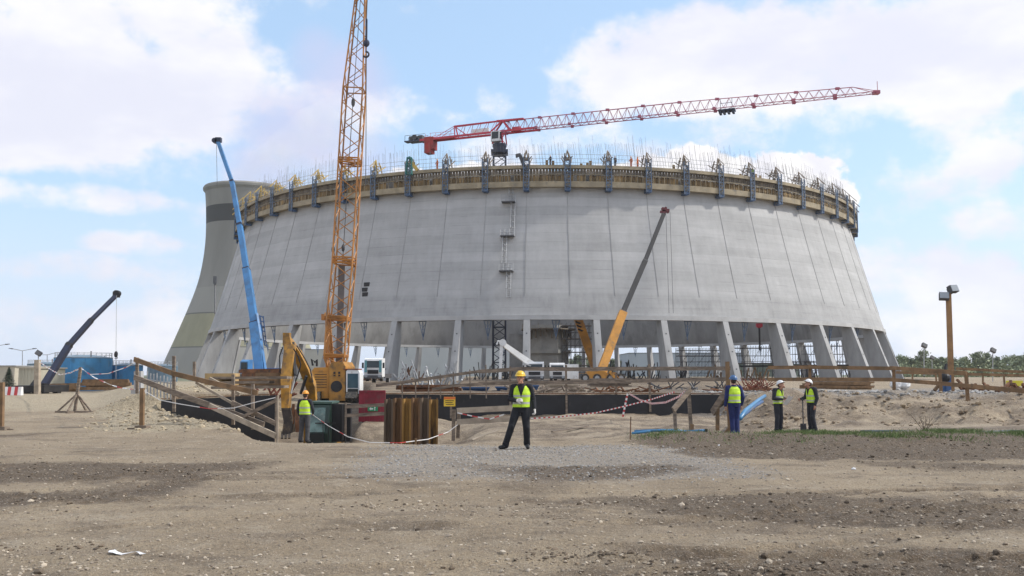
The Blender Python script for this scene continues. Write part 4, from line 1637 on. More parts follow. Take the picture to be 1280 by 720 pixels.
# ------------------------------------------------------------------ blue telescopic crane
def blue_crane():
    Y0, Y1 = 95., 108.
    f = at(327, 482, Y0)
    t = thing('mobile_crane', 'bright blue telescopic crane with its boom raised beside the old cooling tower', 'crane', (f.x, Y0, .85))
    secs = [(327.5, 480, .95, 0), (318.5, 405, .72, .24), (308, 337, .56, .46), (299.5, 281, .48, .65), (290, 227, .40, .83), (272.6, 177, .34, 1)]
    pts = telescopic(t, secs, Y0, Y1, 5, ['blue'] * 5, 'navy')
    m = MB(); m.beam(pts[-1], pts[-1] + Vector((-.55, 0, .15)), .5, .5); m.box(pts[-1] + Vector((.05, 0, .2)), (.7, .6, .55)); m.tube(pts[-1] + Vector((-.4, -.3, .1)), pts[-1] + Vector((-.4, .3, .1)), .32, 10)
    m.build('boom_head', 'navy', t)
    m = MB()
    m.beam(at(334.5, 480, Y0 - .5), at(325.5, 420, Y0 + 2.4), .24, .24); m.beam(at(326, 424, Y0 + 2), at(321, 392, Y0 + 3), .22, .22)
    m.build('luffing_cylinder', 'blue', t)
    m = MB()
    for k, py in enumerate(range(395, 432, 6)):
        px = 320.5 + (py - 395) * .13
        m.beam(at(px + 4.5, py, Y0 + 1.5), at(px + 9, py + 2, Y0 + 1.5), .1, .1)
    m.beam(at(324.5, 394, Y0 + 1.5), at(331, 432, Y0 + 1.5), .12, .12); m.beam(at(329, 395, Y0 + 1.5), at(333, 432, Y0 + 1.5), .1, .1)
    m.build('hose_guide', 'contblue', t)
    m = MB()
    b = f
    m.box((b.x, Y0 + 1, 1.55), (2.6, 9, .5)); m.build('chassis', 'trunkgrey', t)
    m = MB(); m.box((b.x + .2, Y0, 1.9), (2.0, 4.2, .5)); m.box((b.x + .2, Y0 + 2.6, 2.1), (2.1, 1, .7)); m.build('superstructure', 'blue', t)
    m = MB(); m.prism([(b.x - 1.7, Y0 - 2, 1.85), (b.x - 1.7, Y0 - 2.1, 3.1), (b.x - 1.7, Y0 - 1.4, 3.3), (b.x - 1.7, Y0 - .3, 3.3), (b.x - 1.7, Y0 - .3, 1.85)], (.8, 0, 0)); c = m.build('cab', 'blue', t)
    m = MB(); m.box((b.x - 1.3, Y0 - 2.08, 2.6), (.6, .06, .8)); m.box((b.x - 1.73, Y0 - 1.1, 2.7), (.05, 1, .7)); m.build('window', 'glass', c)
    for sx_ in (-1.05, 1.05):
        for dy in (-2.5, -.6, 2, 4):
            wheel(t, (b.x + sx_, Y0 + dy, 1.4), .55, .42)
    m = MB(); m.tube(at(270.5, 178, Y1), at(271.5, 233, Y1), .025, 4); m.build('hoist_rope', 'cable', t)


blue_crane()


def navy_crane():
    Y0, Y1 = 72., 78.
    f = at(52, 490, Y0)
    t = thing('mobile_crane', 'dark navy telescopic crane in front of the blue tanks, hook hanging free', 'crane', (f.x, Y0, f.z - .1))
    pts = telescopic(t, [(53.5, 484, .44, 0), (86, 432, .37, .36), (113, 401.5, .29, .62), (145.5, 369, .21, 1)], Y0, Y1, 3, ['navy'] * 3, 'black')
    m = MB(); m.box(pts[-1] + Vector((0, 0, .05)), (.5, .4, .5)); m.tube(pts[-1] + Vector((.05, -.25, .15)), pts[-1] + Vector((.05, .25, .15)), .28, 10); m.build('boom_head', 'black', t)
    m = MB()
    m.beam(at(52, 492, Y0), at(52.5, 479, Y0), .75, .9); m.box((f.x - .6, Y0 + 1, f.z + .25), (2.6, 4, .55))
    m.build('superstructure', 'black', t)
    m = MB()
    m.beam(at(30, 496, Y0), at(47, 474, Y0), .35, .3); m.beam(at(34, 496, Y0), at(52, 491, Y0), .3, .3); m.beam(at(36, 493, Y0 - .4), at(45, 493, Y0 - .4), .2, .2)
    m.build('outrigger', 'trunkgrey', t)
    for dx in (-1.6, .1):
        for dy in (-.6, 2.2):
            wheel(t, (f.x + dx, Y0 + dy, f.z + .05), .42, .3)
    m = MB(); m.tube(at(145.7, 369, Y1 - .3), at(145, 440, Y1 - .3), .022, 4); m.tube(at(145, 440, Y1 - .3), at(145, 482, Y1 - .3), .018, 4); m.build('hoist_rope', 'galv', t)
    m = MB(); m.sphere(at(145, 443, Y1 - .3), .17, 12, 8, (1, .7, 1.7)); m.path([at(145, 447, Y1 - .3) + Vector((.12 * math.cos(a), 0, .12 * math.sin(a))) for a in np.linspace(1.6, -2.6, 8)], .035, 5)
    m.build('hook', 'black', t)


navy_crane()


def orange_crane():
    Y0, Y1 = 106., 116.
    f = at(750, 470, Y0)
    t = thing('mobile_crane', 'orange mobile crane whose boom tip is extended in black, before the tower columns', 'crane', (f.x, Y0, .85))
    pts = telescopic(t, [(750.5, 466, .98, 0), (778.5, 391, .62, .33), (806, 327, .50, .68), (829.5, 268, .40, 1)], Y0, Y1, 3, [MAT['orange2'], MAT['black'], MAT['black']], 'trunkgrey')
    m = MB()
    e = pts[-1]
    m.beam(e, e + Vector((.05, 0, .55)), .5, .5); m.box(e + Vector((.3, 0, .55)), (.9, .5, .3)); m.box(e + Vector((-.2, 0, .35)), (.5, .45, .3))
    for dx, dz in ((.55, .35), (-.1, .75), (.25, .8)):
        m.tube(e + Vector((dx, -.2, dz)), e + Vector((dx, .2, dz)), .2, 10)
    m.build('boom_head', M('sheave_red', (.16, .04, .045), .6, .3, 2), t)
    m = MB()
    for dx in (-.25, .3):
        m.tube(e + Vector((.55 + dx, 0, .3)), e + Vector((.75 + dx, 0, -13)), .022, 4)
    m.build('hoist_rope', 'cable', t)
    m = MB()
    m.prism([at(734, 478, Y0 - .6), at(734, 464.5, Y0 - .6), at(739, 462.5, Y0 - .6), at(756, 464, Y0 - .6), at(764, 470, Y0 - .6), at(766, 478, Y0 - .6)], (0, 2.4, 0))
    m.beam(at(752, 478, Y0 - .8), at(757, 462, Y0 + 1), .5, .3)
    m.build('superstructure', 'orange2', t)
    m = MB(); m.beam(at(762, 464, Y0 - .9), at(772, 476, Y0 - .9), .34, .34); m.beam(at(768, 466, Y0 - .9), at(776, 475, Y0 - .9), .08, .08); m.beam(at(764, 466, Y0 - .9), at(770, 466, Y0 - .9), .07, .07)
    m.build('outrigger', 'orange2', t)
    m = MB(); m.box((f.x + .3, Y0 + 1, 1.55), (5.2, 2.6, .6)); m.build('chassis', 'trunkgrey', t)
    m = MB(); m.beam(at(743, 470, Y0), at(752.5, 460, Y0), .3, .3); m.build('luffing_cylinder', 'galv', t)
    for dx in (-1.8, -.4, 1.2, 2.4):
        wheel(t, (f.x + dx, Y0 - .5, 1.35), .5, .4, (0, 1, 0))
    # second boom, inside the tower
    Y = 140.
    f = at(748, 470, Y)
    t = thing('mobile_crane', 'orange crane boom with black stripes slanting up under the tower shell', 'crane', (f.x, Y, .85))
    a, b = at(747, 468, Y), at(712, 369, Y + 4)
    m = MB()
    m.beam(a, b, 1.25, 1.4, up=(0, 1, 0))
    bo = m.build('boom', M('boom_orange', (.52, .23, .03), .5, .2, .4, dirt=(.2, .1, .04), dirt_amt=.4), t)
    for k in range(9):
        u = .52 + k * .048
        m = MB()
        p = a.lerp(b, u)
        q = a.lerp(b, u + .035)
        m.beam(p + Vector((-.8, -.74, .5)), q + Vector((.55, -.74, -.45)), .26, .05, up=(0, 1, 0))
        m.build('black_stripe', 'black', bo)
    m = MB(); m.box((f.x - .3, Y + 1, 1.6), (6, 2.6, .7)); m.box((f.x, Y, 2.4), (2.2, 2.4, 1.2)); m.build('superstructure', 'orange2', t)
    for dx in (-2.4, -.8, .9, 2.3):
        wheel(t, (f.x + dx, Y - .4, 1.35), .5, .4, (0, 1, 0))


orange_crane()


# ------------------------------------------------------------------ pump truck, white lorries
def lorry_cab(t, x, y, z, w=2.45, h=2.6, d=2.2, col='white'):
    m = MB()
    m.prism([(x - w / 2, y, z + .5), (x - w / 2, y - .12, z + 1.5), (x - w / 2, y + .15, z + h - .12), (x - w / 2, y + .4, z + h), (x - w / 2, y + d, z + h), (x - w / 2, y + d, z + .5)], (w, 0, 0))
    c = m.build('cab', col, t)
    m = MB()
    m.prism([(x - w * .42, y - .125, z + 1.5), (x - w * .42, y + .10, z + h - .3), (x + w * .42, y + .10, z + h - .3), (x + w * .42, y - .125, z + 1.5)], (0, .05, 0))
    m.v = [(a, b - .03, c_) for a, b, c_ in m.v]
    m.build('windscreen', 'glass', c)
    m = MB(); m.box((x, y - .1, z + 1.05), (w * .6, .1, .42)); m.build('grille', 'black', c)
    m = MB(); m.box((x, y - .1, z + .5), (w, .28, .36)); m.build('bumper', 'trunkgrey', c)
    for s in (-1, 1):
        m = MB(); m.box((x + s * w * .38, y - .25, z + .56), (.34, .08, .2)); m.build('headlight', 'lamp', c)
        m = MB(); m.box((x + s * (w / 2 + .16), y + .05, z + 1.75), (.2, .12, .6)); m.build('mirror', 'black', c)
        wheel(t, (x + s * (w / 2 - .2), y + 1.1, z + .48), .48, .32)
    return c


def pump_truck():
    Y = 112.
    f = at(668, 482, Y)
    t = thing('concrete_pump', 'white concrete pump truck with folded arm behind the man in the yellow helmet', 'pump truck', (f.x, Y, .85))
    lorry_cab(t, f.x, Y, .85, 2.4, 2.5)
    m = MB(); m.box((f.x, Y + 5.5, 1.9), (2.4, 6.2, .8)); m.build('chassis', 'trunkgrey', t)
    for s in (-1, 1):
        for dy in (5, 6.6):
            wheel(t, (f.x + s, Y + dy, 1.35), .5, .4)
    a, b, c = at(673, 462, Y + 1), at(628.5, 430, Y - 1), at(625, 474, Y - 1)
    m = MB(); m.beam(a, b, .6, .9, w2=.42, h2=.55); m.build('main_arm', 'white', t)
    m = MB(); m.beam(b + Vector((-.15, 0, .1)), c, .42, .5, up=(0, 1, 0), w2=.34); m.build('tip_arm', 'white', t)
    m = MB(); m.tube(b + Vector((0, -.4, .15)), b + Vector((0, .4, .15)), .45, 12); m.path([b + Vector((-.1, -.3, .3)), b + Vector((-.6, -.3, .35)), b + Vector((-.75, -.3, -.1))], .12, 6); m.build('elbow', 'white', t)
    m = MB(); m.beam(a.lerp(b, .1) + Vector((0, -.5, -.1)), a.lerp(b, .45) + Vector((0, -.46, -.55)), .16, .16); m.build('hydraulic_cylinder', 'galv', t)
    m = MB(); m.box(a + Vector((0, .3, -.8)), (1.2, 1.2, 1.8)); m.build('turret', 'white', t)
    Y = 116.
    f = at(706, 482, Y)
    t = thing('lorry', 'white lorry parked between the pump truck and the orange crane', 'lorry', (f.x, Y, .85))
    lorry_cab(t, f.x - 1.0, Y - 1, .85, 1.9, 2.4)
    m = MB(); m.box((f.x + .9, Y + 3.4, 2.15), (2.0, 4.0, 1.9)); m.build('box_body', 'white', t)
    m = MB(); m.box((f.x, Y + 4.5, 1.35), (2.2, 6, .3)); m.build('chassis', 'trunkgrey', t)
    for s in (-1, 1):
        wheel(t, (f.x + s * .9, Y + 6.5, 1.35), .5, .4)
    Y = 98.
    f = at(466, 486, Y)
    t = thing('lorry', 'white lorry with a teal edged cab behind the dark red panel', 'lorry', (f.x, Y, .6))
    c = lorry_cab(t, f.x, Y, 1.0, 1.95, 2.55)
    for s in (-1, 1):
        m = MB(); m.box((f.x + s * .8, Y - .12, 2.65), (.26, .06, 1.3)); m.build('corner_panel', M('teal_panel', (.12, .30, .34), .5, .1, 1), c)
    m = MB(); m.box((f.x, Y + 5, 1.6), (2.0, 5.4, .5)); m.build('flat_bed', 'trunkgrey', t)
    for s in (-1, 1):
        wheel(t, (f.x + s * .8, Y + 6, 1.1), .48, .35)


pump_truck()


# ------------------------------------------------------------------ yellow excavator in the pit
def excavator():
    Y = 36.
    P = lambda px, py, dy=0.: at(px, py, Y + dy)
    b = P(398, 520)
    zg = -1.95
    t = thing('excavator', 'yellow excavator with a folded arm and dark green cab working down in the pit', 'excavator', (b.x, Y, zg))
    m = MB()
    # boom: from cab front up and over
    pts = [(391, 500, 1.0), (389, 482, .7), (381, 462, .35), (371, 441, .1), (361, 426, 0)]
    for i in range(len(pts) - 1):
        a, c = P(*pts[i]), P(*pts[i + 1])
        w = (.30, .36, .36, .32, .24)[i]
        m.beam(a - (c - a) * .06, c, .32, w, up=(1, 0, 0), h2=(.36, .36, .32, .24, .2)[i])
    m.build('boom', 'yellow', t)
    m = MB()
    a, c = P(360.5, 421, -.35), P(356.5, 512, -1.2)
    m.beam(P(363, 432, -.4), P(358.5, 470, -.75), .37, .38, up=(0, 1, 0), w2=.40); m.beam(P(358.5, 470, -.75), P(357.5, 512, -1.2), .40, .38, up=(0, 1, 0), w2=.26)
    m.beam(P(354.6, 424, -.35), P(362.6, 424, -.35), .3, .5)
    m.sphere(P(358.7, 421.5, -.35), .145, 14, 10, (.95, 1, 1.15)); m.beam(P(358.8, 422, -.35), P(361, 436, -.4), .27, .3, up=(0, 1, 0), w2=.32)
    m.build('arm', 'yellow', t)
    m = MB()
    m.beam(P(366, 428, -.2), P(369, 470, -.7), .11, .11); m.build('hydraulic_cylinder', 'black', t)
    m = MB(); m.beam(P(369, 470, -.705), P(363, 492, -1), .07, .07); m.build('hydraulic_rod', 'galv', t)
    m = MB(); m.beam(P(383, 470, .0), P(376, 492, .3), .09, .09); m.build('hydraulic_cylinder', 'black', t)
    for pth in ([(353.5, 434), (349.5, 445), (350, 465), (354, 472), (353, 480)], [(367, 436), (373, 446), (376, 456), (372, 470), (367, 482)], [(371, 432), (381, 448), (388, 462), (391, 478)], [(352, 470), (349.6, 476), (351.6, 484)]):
        m = MB(); m.path([P(x, y, -.75) for x, y in pth], .026, 6); m.build('hose', 'black', t)
    m = MB()
    m.prism([P(351.5, 510, -1.4), P(362.5, 510, -1.4), P(366, 524, -1.4), P(364, 541, -1.4), P(352, 545, -1.4), P(354.5, 527, -1.4)], (0, .6, 0))
    for k in range(3):
        m.beam(P(353 + k * 4.5, 540, -1.3), P(352.5 + k * 4.5, 548, -1.5), .09, .07)
    m.build('bucket', M('bucket_steel', (.055, .045, .04), .7, .3, 2, dirt=(.2, .14, .08), dirt_amt=.4), t)
    m = MB(); m.beam(P(367, 505, -1.2), P(366, 530, -1.3), .1, .08); m.beam(P(372, 512, -1.2), P(373, 540, -1.3), .18, .2); m.build('bucket_link', 'rust', t)
    # cab: dark green, lots of glass
    m = MB()
    x0, x1 = P(390.6, 500).x, P(427.5, 500).x
    zc0, zc1 = P(400, 557).z, P(400, 503.5).z
    yf = Y - .9
    m.prism([(x0 + .06, yf - .10, zc0), (x0, yf - .18, zc0 + .55), (x0 + .04, yf + .02, zc1 - .1), (x0 + .08, yf + .12, zc1), (x0 + .08, yf + 1.5, zc1), (x0 + .04, yf + 1.55, zc0)], (x1 - x0 - .34, 0, 0))
    cb = m.build('cab', M('cab_green', (.012, .03, .024), .4, .2, 2, dirt=(.06, .06, .05), dirt_amt=.25), t)
    m = MB()
    xa, xb = x0 + .10, x1 - .46
    m.prism([(xa, yf - .20, zc0 + .6), (xa, yf - .012, zc1 - .16), (xb, yf - .012, zc1 - .16), (xb, yf - .20, zc0 + .6)], (0, .03, 0))
    m.build('windscreen', M('cab_glass_reflection', (.11, .18, .17), .12, .45, 2.5, dirt=(.16, .2, .18), dirt_amt=.3), cb)  # teal reflection is mottled into the glass colour
    m = MB()
    m.prism([(xa, yf - .155, zc0 + .08), (xa, yf - .215, zc0 + .54), (xb, yf - .215, zc0 + .54), (xb, yf - .155, zc0 + .08)], (0, .03, 0))
    m.build('lower_window', 'glass', cb)
    m = MB()
    for px in (404, 411):
        m.beam(P(px, 553, -1.16), P(px - .2, 530, -1.2), .03, .03)
    m.beam(P(394, 529, -1.2), P(419, 529, -1.2), .045, .045)
    m.build('window_bar', 'black', cb)
    m = MB(); m.box(((x0 + x1) / 2 - .12, yf + .8, zc1 + .03), (x1 - x0 - .22, 1.5, .08)); m.build('roof', M('cab_roof', (.06, .11, .09), .5, .15, 2), cb)
    m = MB(); m.beam(P(423, 552, -.4), P(423.5, 505, -.4), .30, 1.0, up=(1, 0, 0)); m.tube(P(428, 550, -.8), P(428, 506, -.8), .06, 8); m.tube(P(431.5, 556, -.8), P(431.3, 503, -.8), .02, 6)
    m.build('side_guard', 'black', t)
    m = MB(); m.prism([(b.x - .75, Y + .75, zg + .85), (b.x - .75, Y + .75, zg + 1.75), (b.x - .55, Y + .75, zg + 1.95), (b.x + .55, Y + .75, zg + 1.95), (b.x + .62, Y + .75, zg + .85)], (0, 2.4, 0)); m.build('body', 'yellow', t)
    for dx in (-.75, .62):
        m = MB()
        pr = [(-1.3, .4), (-1.05, .06), (1.6, .06), (1.9, .4), (1.6, .76), (-1.05, .76)]
        m.loft([[Vector((b.x + dx + e, Y + .6 + y, zg + z)) for y, z in pr] for e in (-.24, .24)])
        m.build('crawler_track', 'rubber', t)


excavator()
# ------------------------------------------------------------------ pit wall, sheet piles, panel
def gz(x, y):
    return hgt(x, y)


def sheeted_wall():
    t = thing('retaining_wall', 'long low wall of black sheeting behind the sand and under the timber rails', 'retaining wall', (-3, WALL_Y, -.5))
    spans = [(-15.7, -13.0), (-13.0, -10.6), (-6.7, -3.4), (-3.4, .3), (.3, 4.6), (4.6, 9.9)]
    for x0, x1 in spans:
        m = MB()
        n = 12
        top, bot = [], []
        for k in range(n + 1):
            x = x0 + (x1 - x0) * k / n
            zt_ = .87 + .03 * nz(x, 0, .8, 61) - (.25 * ss(-9, -17, x)) - .06 * abs(nz(x, 5, .5, 63))
            y = WALL_Y + .04 * nz(x, 0, 1.3, 62)
            top.append(Vector((x, y, zt_))); bot.append(Vector((x, y - .02, -2.6)))
        th = Vector((0, .14, 0))
        vs = top + bot + [p + th for p in top] + [p + th for p in bot]
        q = n + 1
        fs = []
        for k in range(n):
            fs += [(k, k + 1, q + k + 1, q + k), (2 * q + k, 3 * q + k, 3 * q + k + 1, 2 * q + k + 1), (k, 2 * q + k, 2 * q + k + 1, k + 1)]
        fs += [(0, q, 3 * q, 2 * q), (n, 2 * q + n, 3 * q + n, q + n)]
        m.add(vs, fs)
        o = m.build('sheeting', 'foil', t, smooth=False)
    m = MB()
    for x0, x1 in spans:
        x0, x1 = x0 + .004, x1 - .004
        za, zb_ = .87 - .25 * ss(-9, -17, x0), .87 - .25 * ss(-9, -17, x1)
        m.beam((x0, WALL_Y + .06, za + .035), (x1, WALL_Y + .06, zb_ + .035), .16, .035)
    m.build('top_plank', 'rust', t)


sheeted_wall()


def sheet_piles():
    Y = 32.
    x0, x1 = at(480, 520, Y).x, at(547.5, 520, Y).x
    t = thing('sheet_pile_wall', 'rusty corrugated steel sheet piles standing upright in the pit', 'sheet pile wall', ((x0 + x1) / 2, Y, -1.6))
    g = random.Random(3)
    n = 6
    w = (x1 - x0) / n
    mats = [M('pile_rust', (.17, .092, .042), .9, .35, 1.2, stretch=(1, 1, .25), dirt=(.045, .034, .026), dirt_amt=.5), M('pile_rust_ochre', (.27, .15, .04), .9, .3, 1.4, stretch=(1, 1, .22), dirt=(.06, .04, .025), dirt_amt=.45), M('pile_grey_rust', (.125, .09, .062), .9, .3, 1.2, stretch=(1, 1, .25), dirt=(.12, .09, .05), dirt_amt=.3)]
    for i in range(n):
        x = x0 + i * w
        zt_ = at(500, 498, Y).z + g.uniform(-.05, .05)
        fl = .16
        prof = [(0, 0), (.18, 0), (.32, fl), (.68, fl), (.82, 0), (1, 0)]
        th = .035
        out = [(x + u * w, Y + v) for u, v in prof] + [(x + u * w, Y + v + th) for u, v in prof[::-1]]
        m = MB()
        m.loft([[Vector((a, b, -2.4)) for a, b in out], [Vector((a, b, zt_)) for a, b in out]])
        m.build('pile', mats[(2, 0, 1, 0, 2, 1)[i]], t)
    m = MB()
    for i in range(9):
        x = x0 + (x1 - x0) * (i + .5) / 9
        m.tube((x + g.uniform(-.03, .03), Y + .3, -.5), (x + g.uniform(-.05, .05), Y + .3, zt_ + g.uniform(.02, .1)), .02, 5)
    m.build('tie_bar', 'rust', t)


sheet_piles()


def red_panel():
    Y = 38.
    t = thing('site_hoarding', 'dark red steel panel with a green arrow sign beside the rusty sheet piles', 'panel', at(466, 526, Y))
    a, b = at(449, 488, Y), at(482, 488, Y)
    za, zb_ = at(449, 488, Y).z, at(449, 527, Y).z
    m = MB()
    m.box(((a.x + b.x) / 2, Y, (za + zb_) / 2), (b.x - a.x, .09, za - zb_))
    m.beam((a.x, Y - .06, za - .03), (b.x, Y - .06, za - .03), .06, .07)
    for k in range(1, 5):
        x = a.x + (b.x - a.x) * k / 5
        m.beam((x, Y - .055, zb_), (x, Y - .055, za), .05, .03, up=(0, 1, 0))
    p = m.build('sheet', 'redpanel', t)
    m = MB()
    c = at(466, 511, Y - .09)
    m.box(c, (.42, .03, .20)); s = m.build('sign', 'signg', t)
    m = MB()
    y = c.y - .022
    m.prism([(c.x - .15, y, c.z), (c.x - .07, y, c.z + .065), (c.x - .07, y, c.z + .028), (c.x + .02, y, c.z + .028), (c.x + .02, y, c.z - .028), (c.x - .07, y, c.z - .028), (c.x - .07, y, c.z - .065)], (0, .008, 0))
    m.sphere((c.x + .09, y, c.z + .055), .022, 8, 6); m.beam((c.x + .09, y, c.z - .07), (c.x + .085, y, c.z + .03), .03, .01, up=(0, 1, 0))
    m.build('arrow', 'white', s)


red_panel()

# ------------------------------------------------------------------ timber fences
def fence(name, label, posts, rails, pw=.09, rw=.045, rh=.17, mat='wood', group=None, post_mat=None, cat='timber fence'):
    """posts: (x, y, z_bottom, z_top); rails: lists of points"""
    p0 = posts[0]
    t = thing(name, label, cat, (p0[0], p0[1], p0[2]), group=group)
    for x, y, zb_, zt_ in posts:
        m = MB()
        m.beam((x, y, zb_), (x + jit(.03), y, zt_), pw, pw * .8, up=(0, 1, 0))
        m.build('post', post_mat or mat, t)
    for pts in rails:
        for i in range(len(pts) - 1):
            m = MB()
            a, b = Vector(pts[i]), Vector(pts[i + 1])
            m.beam(a, b, rw, rh)
            m.build('rail', mat, t)
    return t


def wp(px, py0, py1, Y):
    a, b = at(px, py0, Y), at(px, py1, Y)
    return (a.x, Y, b.z, a.z)


Yw = WALL_Y - .12
rl = lambda lst, Y: [at(px, py, Y if not hasattr(Y, '__len__') else Y[i]) for i, (px, py) in enumerate(lst)]
fence('timber_fence', 'long weathered two-rail timber fence nailed along the top of the black wall', [wp(638, 458, 512, Yw), wp(708, 456, 521, Yw), wp(770, 466, 495, Yw + .2), wp(812, 455, 515, Yw), wp(908, 457, 500, Yw)],
      [rl([(598, 464.5), (655, 461), (748, 461.8)], Yw - .09), rl([(744, 461), (913, 460.5)], Yw - .135), rl([(598, 479.5), (700, 478), (800, 476)], Yw - .09), rl([(796, 476), (913, 473.8)], Yw - .135)])
fence('timber_fence', 'thin dark timber rails stepping down behind the rusty sheet piles', [wp(x, y, 498, 39.4) for x, y in ((503, 478), (520, 474), (536, 470), (551, 467.5), (567, 465), (588, 462), (608, 456))],
      [rl([(470, 482), (500, 478.5), (548, 471.5), (600, 464)], 39.3), rl([(540, 487), (566, 482), (604, 480)], 39.3)], pw=.05, rw=.04, rh=.13)
fence('timber_fence', 'brown timber fence running right from the concrete columns past the lamp mast', [wp(1012, 456, 486, 43), wp(1116.5, 458, 488.5, 41.), wp(1175, 461, 489, 40.3), wp(1208, 464.5, 501, 37)],
      [rl([(960, 459.5), (1012, 459), (1117, 460.5)], (44, 42.9, 40.9)), rl([(1113, 459.8), (1208, 466.5)], (40.82, 36.9)), rl([(960, 474.5), (1012, 474), (1117, 474.5)], (44, 42.9, 40.9)), rl([(1113, 474.6), (1178, 479.5), (1300, 490.5)], (40.82, 38.2, 33.))], mat='woodbr', pw=.12)
fence('timber_fence', 'pale plank barrier from the yellow warning sign to behind the striding man', [wp(567, 512, 551, 30), wp(572.5, 515, 548, 30.2), wp(640, 505, 545, 30.4)],
      [rl([(571, 513.5), (642, 510)], 29.9), rl([(571, 527.5), (642, 523.5)], 29.9)], mat='woodlt', rh=.18, pw=.12, post_mat='wood')
m = fence('timber_fence', 'two grey planks across the front of the dark red panel', [wp(432.5, 503, 545, 35)], [rl([(432, 508.5), (480, 506)], 35.), rl([(432, 519.5), (480, 517)], 35.)], mat='wood', rh=.13, pw=.07)
fence('timber_fence', 'distant brown rail fence behind the lamp mast, level with the trees', [wp(1140, 463, 478, 58), wp(1170, 465, 480, 58), wp(1228, 466, 480, 58), wp(1255, 468, 486, 55)],
      [rl([(1120, 465.5), (1300, 470)], 58), rl([(1195, 460.8), (1300, 466)], 60)], mat='woodbr', rh=.18)

# the handrail down into the pit
def pit_handrail():
    t = thing('ramp_handrail', 'heavy brown timber handrail sloping down into the pit by the yellow rubble', 'handrail', at(172, 492, 31))
    for px, y0, y1, Y in ((171.5, 447, 492, 31.), (217.5, 445, 515, 29.6), (291.5, 468, 531, 29.), (243, 452, 476, 33), (346, 496, 548, 27.6), (316, 480, 537, 28.4)):
        a, b = at(px, y0, Y), at(px, y1, Y)
        m = MB(); m.beam(b, a, .09, .09, up=(0, 1, 0)); m.build('post', 'wood', t)
    for lst, h in (([(168, 449, 30.9), (217, 467, 29.5), (262, 478, 29.1), (322, 491, 28.3)], .16), ([(168, 471.5, 30.9), (217, 490.5, 29.5), (272, 510, 28.95), (330, 531, 28.0)], .18)):
        for i in range(len(lst) - 1):
            m = MB(); m.beam(at(*lst[i]), at(*lst[i + 1]), .06, h); m.build('rail', 'woodbr' if h < .17 else 'wood', t)
    m = MB(); m.beam(at(262, 507, 28.9), at(345, 545, 27.3), .07, .16); m.beam(at(262, 473, 29.6), at(300, 493, 29.2), .06, .1); m.build('brace', 'woodlt', t)
    m = MB(); m.beam(at(245, 478, 29.5), at(294, 506, 28.8), .05, .08); m.build('brace', 'woodlt', t)
    m = MB(); m.beam(at(298, 524, 28.3), at(346, 500, 27.7), .05, .1); m.build('brace', 'wood', t)
    m = MB(); m.beam(at(290, 503, 28.7), at(346, 530, 27.7), .05, .14); m.build('brace', 'wood', t)
    u = thing('timber_stack', 'brown plywood box and planks stacked behind the sloping handrail', 'timber stack', at(310, 488, 34))
    m = MB()
    for k, (a, b, py) in enumerate(((262, 340, 478.5), (268, 358, 484.5), (270, 362, 472.5))):
        m.beam(at(a, py, 34), at(b, py + jit(1.5), 34), .8, .10)
    m.build('planks', 'wood', u)
    m = MB(); m.box(at(278, 474, 34.8), (1.1, .8, .45)); m.build('box', 'woodye', u)
    m = MB(); m.box(at(325, 477, 35.5), (2.2, .8, .3)); m.box(at(345, 468.5, 35.5), (1.6, .1, .16)); m.build('board', 'woodbr', u)
    # reinforcement stubs behind the ramp
    q = thing('rod_screen', 'row of thin upright grey rods behind the top of the handrail', 'rods', at(198, 495, 36))
    m = MB()
    for k in range(9):
        px = 184 + k * 4.2
        m.tube(at(px, 494 + k * .8, 36), at(px + jit(.4), 465 + k * 1.0 + jit(2), 36), .028, 5)
    m.tube(at(183, 474, 36), at(219, 480, 36), .025, 5)
    m.build('rods', 'galv', q)
    q = thing('concrete_block', 'small pale concrete block under the upper end of the handrail', 'block', at(173, 490, 33))
    m = MB(); m.beam(at(173.5, 492, 33), at(173.5, 464, 33), .26, .26, up=(0, 1, 0)); m.beam(at(173.5, 492, 33), at(173.5, 487, 33), .42, .4, up=(0, 1, 0)); m.build('block_body', 'concrete', q)


pit_handrail()


def loose_planks():
    g = random.Random(31)
    for lab, a, b, w in (('loose grey plank lying on the bank under the sloping handrail', (262, 521, 28.6), (302, 530, 28.2), .14), ('loose pale plank leaning on the pit edge below the handrail', (318, 540, 27.0), (341, 548, 26.3), .16), ('short loose board on the rubble left of the black sheeting', (205, 508, 31), (232, 513, 30), .13), ('plank end jutting from the sand by the pale barrier planks', (590, 541, 29), (622, 533, 29.5), .14), ('rough plank lying on the sand in front of the black wall', (690, 541, 29.5), (735, 537, 30.5), .12), ('thin batten lying on the sand before the grey stair frame', (800, 531, 29.5), (842, 534, 29), .07)):
        p, q = at(*a), at(*b)
        p.z, q.z = hgt(p.x, p.y) + .05, hgt(q.x, q.y) + .06
        m = MB()
        mid = p.lerp(q, .55) + Vector((0, 0, jit(.03)))
        m.beam(p, mid, w, .035)
        m.beam(mid, q, w * .96, .034)
        tag(m.build('plank', g.choice(('wood', 'woodlt')), None), lab, 'plank')


loose_planks()


